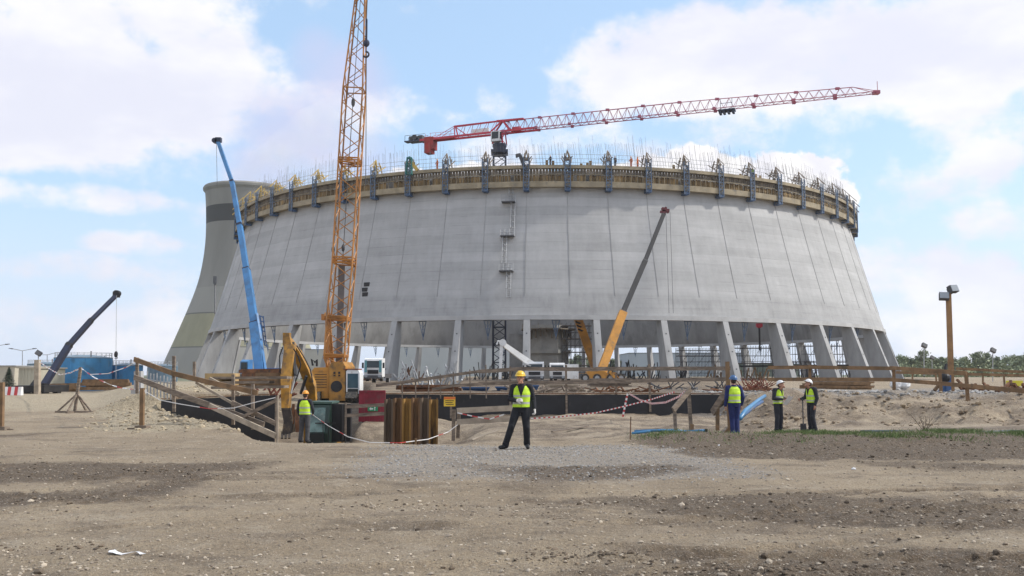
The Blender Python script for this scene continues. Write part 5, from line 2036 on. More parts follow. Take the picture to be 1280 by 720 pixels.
def stair_frames():
    t = thing('stair_handrail', 'grey timber stair handrail frame on the sand, striped tape tied to its top', 'handrail', at(852, 541, 27.4))
    m = MB(); m.beam(at(844.5, 543, 27), at(843, 507, 27), .09, .09, up=(0, 1, 0)); m.build('post', 'wood', t)
    m = MB(); m.beam(at(864, 540, 27.6), at(860.5, 484, 27.6), .1, .1, up=(0, 1, 0)); m.build('post', 'wood', t)
    m = MB(); m.beam(at(841.5, 512.5, 26.9), at(863, 486, 27.5), .06, .17); m.build('rail', 'wood', t)
    m = MB(); m.beam(at(864.5, 540, 27.4), at(865, 530, 27.4), .1, .1, up=(0, 1, 0)); m.build('stub', 'woodbr', t)
    t = thing('stair_handrail', 'brown timber stair handrail frame standing right beside the man in blue', 'handrail', at(905, 541, 26.9))
    m = MB(); m.beam(at(896.8, 538, 27.5), at(897, 508, 27.5), .1, .1, up=(0, 1, 0)); m.build('post', 'woodbr', t)
    m = MB(); m.beam(at(912.5, 541, 26.9), at(909, 452, 26.9), .11, .1, up=(0, 1, 0)); m.build('post', 'woodbr', t)
    m = MB(); m.beam(at(890.5, 516, 27.6), at(910, 486, 26.85), .06, .22); m.build('rail', 'wood', t)
    m = MB(); m.prism([at(905.5, 541, 26.8), at(914, 541, 26.8), at(912, 532, 26.8)], (0, .1, 0)); m.build('foot_wedge', 'woodbr', t)


stair_frames()

# warning sign
def sign():
    Y = 29.85
    t = thing('warning_sign', 'yellow and red warning sign on a timber post above the pale planks', 'sign', at(562, 512, Y))
    c = at(562, 502, Y)
    m = MB(); m.box(c, (.38, .02, .31)); p = m.build('plate', 'signy', t)
    m = MB(); m.box(c + Vector((0, -.013, .112)), (.376, .008, .08)); m.build('header', 'signo', p)
    m = MB()
    for k, (dx, w) in enumerate(((0, .28), (-.02, .24), (.01, .26))):
        m.box(c + Vector((dx, -.013, .03 - k * .06)), (w, .006, .022))
    m.build('text_line', 'black', p)
    m = MB(); m.beam(c + Vector((.05, .03, -.55)), c + Vector((.04, .03, .12)), .07, .035, up=(0, 1, 0)); m.build('batten', 'wood', t)


sign()

# ------------------------------------------------------------------ free-standing posts and tape
def base_post(label, px, ytop, ybot, Y, w, mat, foot=True):
    a, b = at(px, ytop, Y), at(px, ybot, Y)
    z = gz(b.x, Y)
    t = thing('timber_post', label, 'post', (b.x, Y, z))
    m = MB(); m.beam((b.x - .02, Y, z - .05), (a.x, Y, a.z), w, w, up=(0, 1, 0)); m.build('post', mat, t)
    if foot:
        m = MB(); m.box((b.x, Y, z + .05), (.36, .34, .12)); m.build('block', 'wood', t)
        m = MB(); m.beam((b.x - .45, Y - .05, z + .012), (b.x + .35, Y + .05, z + .012), .1, .05); m.build('foot_board', 'wood', t)
    return t


base_post('brown timber post on a square block in the middle of the earth track', 178, 485, 538, 28.2, .12, 'woodbr')
base_post('timber post on a block cut by the edge of the picture', 2.5, 478, 533, 29.2, .13, 'woodbr')
base_post('thick pale upright timber beside the foot of the navy crane', 47, 450, 494, 70, .36, 'woodlt', False)


def tripod():
    Y = 41.
    b = at(96, 516, Y)
    z = gz(b.x, Y)
    t = thing('tripod_stand', 'dark timber tripod stand holding barrier tape on the stony bank', 'stand', (b.x, Y, z))
    m = MB(); m.beam((b.x - .1, Y, z), (at(101, 459, Y).x, Y, at(101, 459, Y).z), .11, .11, up=(0, 1, 0)); m.build('post', 'wood', t)
    top = Vector((b.x - .02, Y, z + .85))
    for dx, dy in ((-.85, -.1), (.8, -.25), (.1, .7), (-.15, -.6)):
        m = MB(); m.beam((b.x + dx, Y + dy, z + .03), top, .06, .07); m.build('strut', 'wood', t)
    m = MB(); m.beam((b.x - .9, Y - .15, z + .04), (b.x + .9, Y - .28, z + .04), .1, .08); m.beam((b.x - .12, Y - .7, z + .035), (b.x + .1, Y + .75, z + .035), .1, .075); m.build('foot_beam', 'wood', t)


tripod()


def tape(label, pts, w=.05, seg=.16, sag=True, twist=0., name='barrier_tape', white=.5):
    """red and white tape through the points, sagging a little between them"""
    P = [Vector(p) for p in pts]
    fine = []
    for i in range(len(P) - 1):
        n = max(3, int((P[i + 1] - P[i]).length / seg))
        for k in range(n):
            fine.append(P[i].lerp(P[i + 1], k / n))
    fine.append(P[-1])
    m = MB()
    for i in range(len(fine) - 1):
        a, b = fine[i], fine[i + 1]
        an = twist * math.sin(i * .35)
        u = Vector((0, math.sin(an), math.cos(an)))
        m.mi = 0 if (i % 10) < white * 10 and white != .5 else (i % 2 if white == .5 else 1)
        m.beam(a, b, .006, w, up=u)
    o = m.build(name, ['tapew', 'taper'], None)
    tag(o, label, 'tape')
    return o


tape('red and white striped tape drooping from a rod to the grey stair frame', [at(787, 492.5, 36), at(800, 500, 34), at(815, 504.5, 32), at(832, 503, 30), at(848, 496, 28.6), at(860, 486.5, 27.6)], .065, .085)
tape('long red and white striped tape slanting across the black wall to the stair frame', [at(664, 523, 33), at(700, 521, 33), at(745, 516, 32), at(780, 508, 31), at(815, 499, 30), at(843, 490, 28.5)], .042, .085)
tape('short striped tape hanging straight down in front of the black wall', [at(784.5, 492, 36), at(781.5, 506, 36), at(778.5, 521, 36)], .075, .09)
tape('faded tape sagging from the thick pale timber to the tripod stand', [at(49, 452, 68), at(60, 460, 62), at(75, 468.5, 54), at(88, 466, 47), at(101, 460, 41)], .075, .25, twist=2.2, white=.8)
tape('faded tape dropping from the tripod stand past the rubble bank', [at(101, 460, 41), at(118, 472, 38), at(138, 481, 36), at(152, 485, 35), at(178, 488, 31)], .05, .25, twist=2.2, white=.7)
tape('thin tape rising from the tripod stand to the top of the ramp handrail', [at(112, 468, 41), at(135, 467, 37), at(158, 459, 33), at(170, 452, 31)], .035, .3, twist=.8, white=.8)
tape('tape running low along the sloping handrail into the pit', [at(178, 487, 28.2), at(200, 500, 28.3), at(225, 505, 28.3), at(262, 511, 28.2), at(292, 510, 28.2), at(318, 503, 28), at(344, 497, 27.5)], .024, .25, white=.8)
tape('red tape tied low to the pale barrier planks beside the sign', [at(572, 516, 29.7), at(590, 520, 29.7), at(612, 524, 29.7), at(630, 518, 29.7)], .035, .25, white=.5)
tape('pale tape sagging from the excavator along the pit edge to the sign post', [at(386, 515, 33), at(410, 532, 29.5), at(435, 546, 26.5), at(462, 553, 25.4), at(500, 553.5, 25.6), at(535, 549, 27), at(560, 540, 29.5), at(572, 531, 29.6)], .022, .3, white=.8)
base_post('thin pale stake by the excavator bucket with tape tied to it', 347.5, 494, 545, 27.3, .05, 'woodlt', False)
base_post('thin dark iron rod in the sand beside the blue pipes', 788.5, 521, 551, 24.8, .025, 'rust', False)
base_post('short dark stump of a stake at the end of the blue pipes', 883, 536, 543, 26.4, .06, 'black', False)
base_post('short brown stake in the sand just behind the grey gravel', 520, 548, 556, 23, .05, 'woodbr', False)


# blue pipes and hose
def pipes():
    g = random.Random(2)
    def zz(x, y, h=.03):
        return Vector((x, y, gz(x, y) + h))
    def gp(px, Y, h=.03):
        return zz(at(px, 500, Y).x, Y, h)
    for lab, pts in (('blue pipe lying nearest the camera across the grass edge', [(790, 26.2), (820, 26.8), (850, 26.5), (878, 26.0)]),
                     ('blue pipe crossing over the other pipes at the iron rod', [(793, 27.0), (828, 26.4), (862, 26.9), (880, 26.4)]),
                     ('short blue pipe end sticking up by the stair frame', [(826, 27.2), (840, 27.4), (858, 27.3)])):
        m = MB(); m.path([gp(px, Y, .05 + .05 * (i % 2)) for i, (px, Y) in enumerate(pts)], .038, 8)
        tag(m.build('pipe', 'pipe', None, smooth=True), lab, 'pipe')
    m = MB(); m.path([at(925, 523, 29), at(932, 513, 31), at(942, 505, 33), at(950, 499, 35.5), at(956, 495, 38)], .075, 8)
    tag(m.build('hose', 'pipe', None, smooth=True), 'blue hose climbing the sand heap behind the man in blue', 'hose')
    m = MB(); m.path([at(922, 524.5, 29), at(933, 516, 31), at(944, 507.5, 33), at(953, 502, 35)], .06, 8)
    tag(m.build('hose', 'contblue', None, smooth=True), 'darker blue hose lying under the blue hose on the sand heap', 'hose')
    m = MB(); p = []
    for i in range(14):
        px = 1075 + i * 17
        Y = 27.4 + .25 * math.sin(i * 1.3)
        p.append(gp(px, Y, .02))
    m.path(p, .06, 7)
    tag(m.build('hose', M('dark_hose', (.035, .055, .06), .6, .3, 1), None, smooth=True), 'dark hose lying along the far edge of the grass strip', 'hose')
    # white wrapping sheet beside the pipes
    m = MB()
    a = gp(872, 26.6, .05)
    m.beam(gp(836, 27.6, .05), gp(868, 27.0, .07), .35, .04); tag(m.build('plastic_sheet', 'tapew', None), 'pale plastic sheet lying under the blue pipes', 'sheet')


pipes()


# scrap of paper in the front
def scrap():
    c = at(170, 680, 9.2)
    m = MB()
    n = 10
    top, = [[]]
    g = random.Random(9)
    vs, fs = [], []
    for i in range(n + 1):
        for j in range(4):
            u, v = i / n - .5, (j / 3 - .5) * (.5 + .5 * math.cos(i * .5))
            x = c.x + u * .32 + .02 * math.sin(v * 5)
            y = 9.0 + v * .10 + .03 * math.sin(u * 7)
            z = gz(x, y) + .012 + .008 * math.sin(u * 9 + v * 4) + .02 * abs(u) + .006 * g.random()
            vs.append((x, y, z))
    for i in range(n):
        for j in range(3):
            a = i * 4 + j
            fs.append((a, a + 4, a + 5, a + 1))
    k = len(vs)
    vs += [(x, y, z - .004) for x, y, z in vs]
    fs += [tuple(q + k for q in f[::-1]) for f in fs]
    m.add(vs, fs)
    tag(m.build('paper_scrap', 'paper', None), 'crumpled white paper scrap lying on the bare earth', 'paper')
    g = random.Random(1)
    for lab, px, py, Y, s in (('white crumb of litter on the dark bank below the man in blue', 899, 557, 22.2, .035), ('white stone lying at the edge of the dark bank', 1067, 584, 16.9, .035), ('pale lump on the dark bank beside the grey gravel', 963, 567, 19.9, .05)):
        x = at(px, py, Y).x
        m = MB(); m.sphere((x, Y, gz(x, Y) + s * .4), s, 10, 7, (1.3, 1, .7)); m.v = [(a + jit(s * .15), b, c_ + jit(s * .12)) for a, b, c_ in m.v]
        tag(m.build('litter' if s < .05 else 'stone', 'paper' if s < .04 else 'rubble_lump', None), lab, 'litter')


scrap()

# ------------------------------------------------------------------ lamps
def lamp_mast():
    Y = 45.
    b = at(1188, 489, Y)
    t = thing('lamp_mast', 'tall rust-brown lamp mast carrying two floodlights on a blue base', 'lamp mast', (b.x, Y, b.z))
    m = MB(); m.beam(at(1189.5, 490, Y), at(1185.5, 366, Y), .21, .22, up=(0, 1, 0), w2=.19)
    p = m.build('mast', M('mast_rust', (.30, .17, .075), .75, .25, 1, dirt=(.16, .10, .06), dirt_amt=.35), t)
    m = MB(); m.beam(at(1191.2, 485, Y - .02), at(1187.4, 372, Y - .02), .05, .08, up=(0, 1, 0)); m.build('edge_rail', 'woodye', p)
    for px, py, s in ((1180, 370.5, -1), (1191, 361.5, 1)):
        c = at(px, py, Y - .1)
        q = Matrix.Rotation(-s * .18, 3, 'Y') @ Matrix.Rotation(R_(-18), 3, 'X') @ Matrix.Rotation(s * .35, 3, 'Z')
        m = MB(); m.box(c, (.46, .26, .36), rot=q); m.box(c + q @ Vector((0, .18, 0)), (.3, .12, .22), rot=q); f = m.build('floodlight', 'trunkgrey', t)
        m = MB(); m.box(c + q @ Vector((0, -.14, 0)), (.42, .03, .32), rot=q); m.build('lamp_glass', 'lamp', f)
        m = MB(); m.beam(c + Vector((0, .05, -.18)), at(1185.6, 369, Y), .07, .07); m.build('bracket', 'trunkgrey', f)
    m = MB(); m.beam(at(1184.5, 489, Y - .35), at(1184.5, 469, Y - .3), .24, .24, up=(0, 1, 0)); m.prism([at(1176, 491, Y - .4), at(1189, 490, Y - .4), at(1187, 480, Y - .4), at(1182, 481, Y - .4)], (0, .4, 0)); m.build('base', 'contblue', t)
    m = MB(); m.sphere(at(1181.5, 472, Y - .45), .24, 12, 8); m.beam(at(1180, 470, Y - .3), at(1183, 455, Y - .2), .1, .1); m.build('cable_drum', 'black', t)
    m = MB(); m.beam(at(1168, 488, Y - .3), at(1180, 474, Y - .2), .13, .13); m.build('strut', 'woodbr', t)


lamp_mast()


def small_lamp(label, px, ytop, ybot, Y, s=1.):
    b = at(px, ybot, Y)
    t = thing('floodlight_pole', label, 'lamp', b)
    m = MB(); m.tube(b, at(px, ytop, Y), .06 * s, 6); m.build('pole', 'galv', t)
    c = at(px + .4, ytop, Y)
    m = MB(); m.box(c, (.62 * s, .35 * s, .5 * s), rot=Matrix.Rotation(.5, 3, 'Y') @ Matrix.Rotation(-.4, 3, 'X')); m.build('floodlight', 'trunkgrey', t)


small_lamp('slim floodlight pole just right of the outermost tower column', 1155, 432, 470, 110)
small_lamp('slim floodlight pole near the picture edge before the trees', 1241, 438, 477, 110)
small_lamp('short floodlight pole low in front of the trees', 1165, 447, 470, 130, .9)


def street_lamp(label, px, ytop, arms, Y=250.):
    b = at(px, 486, Y)
    t = thing('street_lamp', label, 'street lamp', b)
    top = at(px, ytop, Y)
    m = MB(); m.tube(b, top, .16, 6, .10); m.build('pole', 'galv', t)
    for a, dy in arms:
        e = at(px + a, ytop - dy, Y)
        m = MB(); m.tube(top, e, .09, 5); m.build('arm', 'galv', t)
        m = MB(); s = 1 if a > 0 else -1; m.beam(e, e + Vector((s * 1.1, 0, .1)), .5, .28, w2=.3, h2=.16); m.build('lamp_head', 'trunkgrey', t)


street_lamp('tall double-arm street lamp over the small cream building', 28, 438.5, [(-12, 2.5), (13, 2.5)])
street_lamp('double-arm street lamp partly behind the navy boom', 59, 443.5, [(-9, 0), (10, 2.4)])
street_lamp('street lamp whose long arm enters at the picture edge', -6, 433, [(13, 2.5), (-13, 2.5)])
small_lamp('twin floodlight pole standing behind the thick pale timber', 48, 441.5, 486, 200, 2.0)


# ------------------------------------------------------------------ blue tanks and low buildings
def tank(label, px0, px1, ytop, Y, mat='tank', rail=True):
    x0, x1 = at(px0, 470, Y).x, at(px1, 470, Y).x
    r = (x1 - x0) / 2
    zt_ = at((px0 + px1) / 2, ytop, Y).z
    zb_ = -2.2
    c = Vector(((x0 + x1) / 2, Y + r, 0))
    t = thing('storage_tank', label, 'tank', (c.x, c.y, zb_))
    cyl = lambda m, r_, z0, z1, n=48: m.loft([[Vector((c.x + r_ * math.cos(2 * math.pi * k / n), c.y + r_ * math.sin(2 * math.pi * k / n), z)) for k in range(n)] for z in (z0, z1)])
    m = MB(); cyl(m, r, zb_, zt_); m.build('shell', mat, t, smooth=False)
    m = MB()
    n = 48
    m.loft([[Vector((c.x + q * math.cos(2 * math.pi * k / n), c.y + q * math.sin(2 * math.pi * k / n), z)) for k in range(n)] for q, z in ((r * 1.012, zt_ + .004), (r * 1.012, zt_ + .2), (r * .3, zt_ + .2 + r * .1), (.2, zt_ + .22 + r * .11))])
    m.build('roof', M('tank_roof', (.16, .22, .27), .6, .2, .4), t)
    m = MB()
    for k in range(12):
        a = 2 * math.pi * k / 12
        p = Vector((c.x + (r + .03) * math.cos(a), c.y + (r + .03) * math.sin(a), 0))
        m.beam(p + Vector((0, 0, zb_)), p + Vector((0, 0, zt_ - .02)), .16, .1, up=(math.cos(a), math.sin(a), 0))
    m.build('stiffener', mat, t)
    if rail:
        m = MB()
        n = 28
        pts = [Vector((c.x + r * .98 * math.cos(2 * math.pi * k / n), c.y + r * .98 * math.sin(2 * math.pi * k / n), zt_ + .2)) for k in range(n)]
        for k in range(n):
            m.tube(pts[k], pts[k] + Vector((0, 0, 1.0)), .045, 4)
            for h in (.5, 1.0):
                m.tube(pts[k] + Vector((0, 0, h)), pts[(k + 1) % n] + Vector((0, 0, h)), .035, 4)
        m.build('guard_rail', 'galv', t)
    m = MB(); m.tube((c.x + r * .55, c.y - r * .6, zt_ + .2), (c.x + r * .55, c.y - r * .6, zt_ + 1.5), .14, 8); m.build('vent_pipe', 'trunkgrey', t)
    return t


tank('large blue storage tank behind the navy crane boom', 53, 121.5, 447.5, 190)
tank('blue storage tank behind the hanging crane hook', 129, 168.5, 457.5, 200)
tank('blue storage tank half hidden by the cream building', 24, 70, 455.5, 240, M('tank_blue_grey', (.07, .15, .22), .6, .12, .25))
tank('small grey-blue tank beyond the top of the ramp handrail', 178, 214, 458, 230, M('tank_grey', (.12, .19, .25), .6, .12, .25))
tank('narrow dark tank squeezed between the two big blue tanks', 121.5, 131, 452.5, 215, 'rustred', False)


def building(label, px0, px1, ytop, Y, dep, mat, name='building', zb_=-2., roof='trunkgrey', windows=(), ribs=0, doors=()):
    x0, x1 = at(px0, 470, Y).x, at(px1, 470, Y).x
    zt_ = at((px0 + px1) / 2, ytop, Y).z
    t = thing(name, label, 'building', ((x0 + x1) / 2, Y + dep / 2, zb_))
    m = MB(); m.box(((x0 + x1) / 2, Y + dep / 2, (zb_ + zt_) / 2), (x1 - x0, dep, zt_ - zb_))
    for k in range(ribs):
        x = x0 + (x1 - x0) * (k + .5) / ribs
        m.box((x, Y - .02, (zb_ + zt_) / 2), ((x1 - x0) / ribs * .45, .08, zt_ - zb_ - .05))
    m.build('wall', mat, t)
    m = MB(); m.box(((x0 + x1) / 2, Y + dep / 2, zt_ + .102), (x1 - x0 + .5, dep + .5, .2)); m.build('roof', roof, t)
    for (a, b, c, d) in windows:
        p, q = at(a, b, Y), at(c, d, Y)
        m = MB(); m.box(((p.x + q.x) / 2, Y - .05, (p.z + q.z) / 2), (abs(q.x - p.x), .12, abs(q.z - p.z))); m.build('window', 'glass', t)
    for (a, b, c, d) in doors:
        p, q = at(a, b, Y), at(c, d, Y)
        m = MB(); m.box(((p.x + q.x) / 2, Y - .05, (p.z + q.z) / 2), (abs(q.x - p.x), .12, abs(q.z - p.z))); m.build('door', 'trunkgrey', t)
    return t


building('cream low building behind the small fir tree', -60, 18, 458, 170, 14, 'cream', roof='concrete')
building('cream shed with ribbed wall under the street lamp', 23, 44, 460.5, 150, 10, M('cream_cladding', (.44, .42, .33), .9, .08, .5), roof='cream', ribs=5)
building('pale grey industrial hall seen through the middle columns', 486, 640, 433, 420, 60, 'hall', 'industrial_hall', 0, ribs=18)
building('beige hall seen through the columns behind the lattice boom', 335, 412, 437, 430, 50, M('hall_beige', (.44, .41, .36), .8, .06, .08), 'industrial_hall', 0, ribs=9)
building('blue-grey hall behind the scaffold and the orange boom', 787, 934, 441.5, 400, 50, 'hallblue', 'industrial_hall', 0, ribs=20)
building('low dark green hall behind the long walkway', 925, 1000, 455, 380, 40, M('hall_green', (.16, .19, .15), .8, .1, .08), 'industrial_hall', 0, ribs=8)
building('low grey shed beyond the columns right of the striped boom', 640, 760, 459, 400, 30, M('hall_dark', (.2, .2, .2), .8, .1, .08), 'industrial_hall', 0, ribs=8)


# red and white road barrier, containers, piles on the working level
def clutter():
    Y = 66.
    c = at(15, 493.5, Y)
    z = gz(c.x, Y)
    t = thing('road_barrier', 'red and white plastic road barrier beside the small fir', 'barrier', (c.x, Y, z))
    m = MB()
    for k in range(5):
        m.mi = k % 2
        x = c.x - .62 + k * .25
        m.prism([(x, Y, z), (x, Y + .1, z + .62), (x, Y + .3, z + .62), (x, Y + .4, z)], (.246, 0, 0))
    m.build('barrier_body', ['tapew', 'taper'], t)
    for lab, px0, px1, y0, y1, Y in (('blue steel skip standing behind the man with the yellow helmet', 577, 612, 484.5, 496, 50), ('short blue steel skip right of the longer one', 619, 637, 484, 496, 50.5), ('blue crate half hidden behind the striding man', 655, 674, 482, 496, 52)):
        a, b = at(px0, y0, Y), at(px1, y1, Y)
        zb_ = .86
        t = thing('steel_skip', lab, 'skip', ((a.x + b.x) / 2, Y, zb_))
        m = MB()
        w, h = b.x - a.x, a.z - zb_
        m.loft([[Vector((a.x + .12, Y, zb_)), Vector((b.x - .12, Y, zb_)), Vector((b.x - .12, Y + 1.2, zb_)), Vector((a.x + .12, Y + 1.2, zb_))], [Vector((a.x, Y - .1, a.z)), Vector((b.x, Y - .1, a.z)), Vector((b.x, Y + 1.3, a.z)), Vector((a.x, Y + 1.3, a.z))]], cap=True)
        m.build('tub', 'contblue', t)
        m = MB()
        n = max(3, int(w / .3))
        for k in range(n):
            x = a.x + .14 + (w - .28) * k / (n - 1)
            m.beam((x, Y - .03, zb_), (x, Y - .12, a.z), .06, .05, up=(0, 1, 0))
        m.beam((a.x, Y - .12, a.z), (b.x, Y - .12, a.z), .08, .08)
        m.build('rim_rail', 'contblue', t)
    g = random.Random(21)
    def heap(kind, label, cat, px0, px1, y, Y, n, mat, r, h=.3, long_=True):
        a, b = at(px0, y, Y), at(px1, y, Y)
        zb_ = gz((a.x + b.x) / 2, Y)
        t = thing(kind, label, cat, ((a.x + b.x) / 2, Y, zb_))
        m = MB()
        for k in range(n):
            zz = zb_ + r + h * k / n * (1 if long_ else g.random())
            yy = Y + g.uniform(-.5, .5)
            if long_:
                m.beam((a.x + g.uniform(0, .5), yy, zz + g.uniform(0, .05)), (b.x - g.uniform(0, .5), yy + g.uniform(-.3, .3), zz + g.uniform(0, .08)), r * 2, r * 2)
            else:
                x = g.uniform(a.x, b.x)
                m.beam((x, yy, zb_ + g.uniform(0, .1)), (x + g.uniform(-.9, .9), yy + g.uniform(-.4, .4), zb_ + g.uniform(.05, h * 2)), r * 2, r * 2)
        m.build('pieces', mat, t)
        return t
    heap('steel_beam_pile', 'rusty steel beams piled behind the sheet piles', 'steel beams', 494, 580, 490, 47, 6, 'rust', .06, .3)
    heap('steel_form_stack', 'dark steel forms stacked far behind the sheet piles', 'formwork', 492, 575, 480, 70, 44, 'galv', .05, 1.0, False)
    heap('rebar_bundle', 'rust red reinforcement bundle heaped right of the man in blue', 'reinforcement', 929, 958, 486, 48, 80, 'rustred', .016, .35, False)
    heap('timber_stack', 'stack of pale planks beneath the fence left of the orange crane', 'timber stack', 676, 728, 486, 60, 6, 'woodlt', .05, .35)
    heap('timber_stack', 'stack of brown boards right under the orange crane', 'timber stack', 734, 792, 484, 62, 9, 'wood', .05, .5)
    heap('rebar_bundle', 'long rusty bars lying along the wall top below the orange crane', 'reinforcement', 735, 830, 489, 44, 30, 'rust', .03, .16, False)
    heap('steel_beam_pile', 'mixed grey props and bars between the fence and the third column', 'steel props', 815, 905, 485, 52, 30, 'trunkgrey', .03, .4, False)
    heap('rebar_bundle', 'red-brown bars on the ground behind the man in blue', 'reinforcement', 895, 970, 490, 45, 22, 'rust', .03, .15, False)
    heap('timber_stack', 'yellowish boards stacked behind the fence right of the clipboard men', 'timber stack', 1003, 1094, 476, 58, 6, 'wood', .05, .45)
    heap('timber_stack', 'brown planks low behind the fence at the outermost columns', 'timber stack', 1000, 1095, 482, 52, 8, 'woodbr', .05, .35)
    heap('steel_beam_pile', 'dark scrap lying beyond the fence right of the lamp mast', 'scrap', 1245, 1290, 492, 42, 14, 'rust', .06, .3, False)
    heap('steel_beam_pile', 'brown scrap and bars lying by the lamp mast', 'scrap', 1196, 1240, 487, 47, 16, 'rust', .05, .3, False)
    heap('timber_stack', 'low row of brown boards before the blue tanks', 'timber stack', 100, 165, 489, 76, 6, 'woodbr', .14, .8)
    heap('timber_stack', 'long low timber kerb in front of the largest tank', 'timber stack', 56, 104, 490, 80, 4, 'woodbr', .16, .6)
    heap('steel_beam_pile', 'dark beams and forms beside the feet of the left sloping columns', 'steel beams', 300, 360, 482, 60, 14, 'rust', .1, 1.)
    gg = random.Random(77)
    heap('steel_beam_pile', 'grey formwork props scattered under the shell left of the riser shaft', 'steel props', 560, 640, 474, 150, 40, 'trunkgrey', .07, 1.6, False)
    heap('steel_beam_pile', 'dark formwork heap under the shell right of the riser shaft', 'formwork', 760, 860, 474, 150, 50, 'trunkgrey', .08, 1.7, False)
    heap('timber_stack', 'low timber heap under the shell between the second and third columns from the outermost', 'timber', 880, 960, 474, 140, 36, 'woodbr', .09, 1.2, False)
    heap('steel_beam_pile', 'dark props heaped under the shell at the outermost columns', 'steel props', 990, 1085, 472, 165, 50, 'trunkgrey', .08, 1.7, False)
    heap('steel_beam_pile', 'brown bars heaped under the shell behind the white lorry with teal edges', 'steel beams', 450, 530, 474, 140, 40, 'rust', .08, 1.3, False)
    heap('rebar_bundle', 'loose rusty bars right behind the excavator arm', 'reinforcement', 320, 360, 487, 48, 20, 'rustred', .04, .5, False)
    heap('steel_beam_pile', 'weathered boards and bars lying in front of the white lorries', 'timber', 640, 735, 491, 46, 40, 'wood', .04, .2, False)
    c = at(1029, 477, 55)
    for lab, px, py, Y in (('white plastic drum behind the fence near the outermost column', 1120, 478, 52), ('white sack on the ground beside the plastic drum', 1130, 480, 52)):
        p = at(px, py, Y)
        m = MB(); m.sphere((p.x, Y, gz(p.x, Y) + .3), .34, 12, 8, (1, 1, .9)); m.v = [(a + jit(.03), b + jit(.03), c_) for a, b, c_ in m.v]
        tag(m.build('plastic_drum' if 'drum' in lab else 'sack', 'white', None), lab, 'drum' if 'drum' in lab else 'sack')
    p = at(1268, 479, 52)
    m = MB(); m.box((p.x, 52, p.z), (.7, .5, .3)); m.box((p.x - .2, 52, p.z - .35), (.1, .1, .5)); m.box((p.x + .2, 52, p.z - .35), (.1, .1, .5))
    tag(m.build('marker_box', M('yellow_plastic', (.7, .6, .05), .5, .1, 1), None), 'small bright yellow box beyond the fence by the picture edge', 'box')


clutter()


# ------------------------------------------------------------------ plants
def leafy(seed, h, w, n, lsize, mat='leaf', trunk=True):
    g = random.Random(seed)
    kids = []
    m = MB()
    m.path([(0, 0, -.5), (g.uniform(-.1, .1), 0, h * .3), (g.uniform(-.25, .25), g.uniform(-.2, .2), h * .62), (0, 0, h * .9)], [h * .022, h * .018, h * .011, h * .004], 7)
    cl = []
    for k in range(13):
        a, u = g.uniform(0, 6.28), g.uniform(.18, .97)
        rr = w * (.75 * math.sin(math.pi * min(1, u * .78 + .14)) ** .7) * g.uniform(.35, 1.)
        c = Vector((rr * math.cos(a), rr * math.sin(a), h * u))
        m.path([(0, 0, h * max(.12, u * .72)), c * .6 + Vector((0, 0, h * u * .37)), c], [h * .008, h * .005, h * .002], 5)
        cl.append((c, w * g.uniform(.26, .5)))
    kids.append((m, 'trunk', 'bark'))
    m = MB()
    for c, r in cl:
        for k in range(n // len(cl)):
            d = Vector((g.gauss(0, 1), g.gauss(0, 1), g.gauss(0, .75)))
            d = d.normalized() * r * g.uniform(.3, 1.05)
            p = c + d
            a = Vector((g.gauss(0, 1), g.gauss(0, 1), g.gauss(0, 1))).normalized()
            b = a.cross(Vector((g.gauss(0, 1), g.gauss(0, 1), g.gauss(0, 1)))).normalized()
            s = lsize * g.uniform(.6, 1.3)
            m.add([p - a * s, p + b * s * .6, p + a * s, p - b * s * .6], [(0, 1, 2, 3)])
    kids.append((m, 'crown', mat))
    return kids


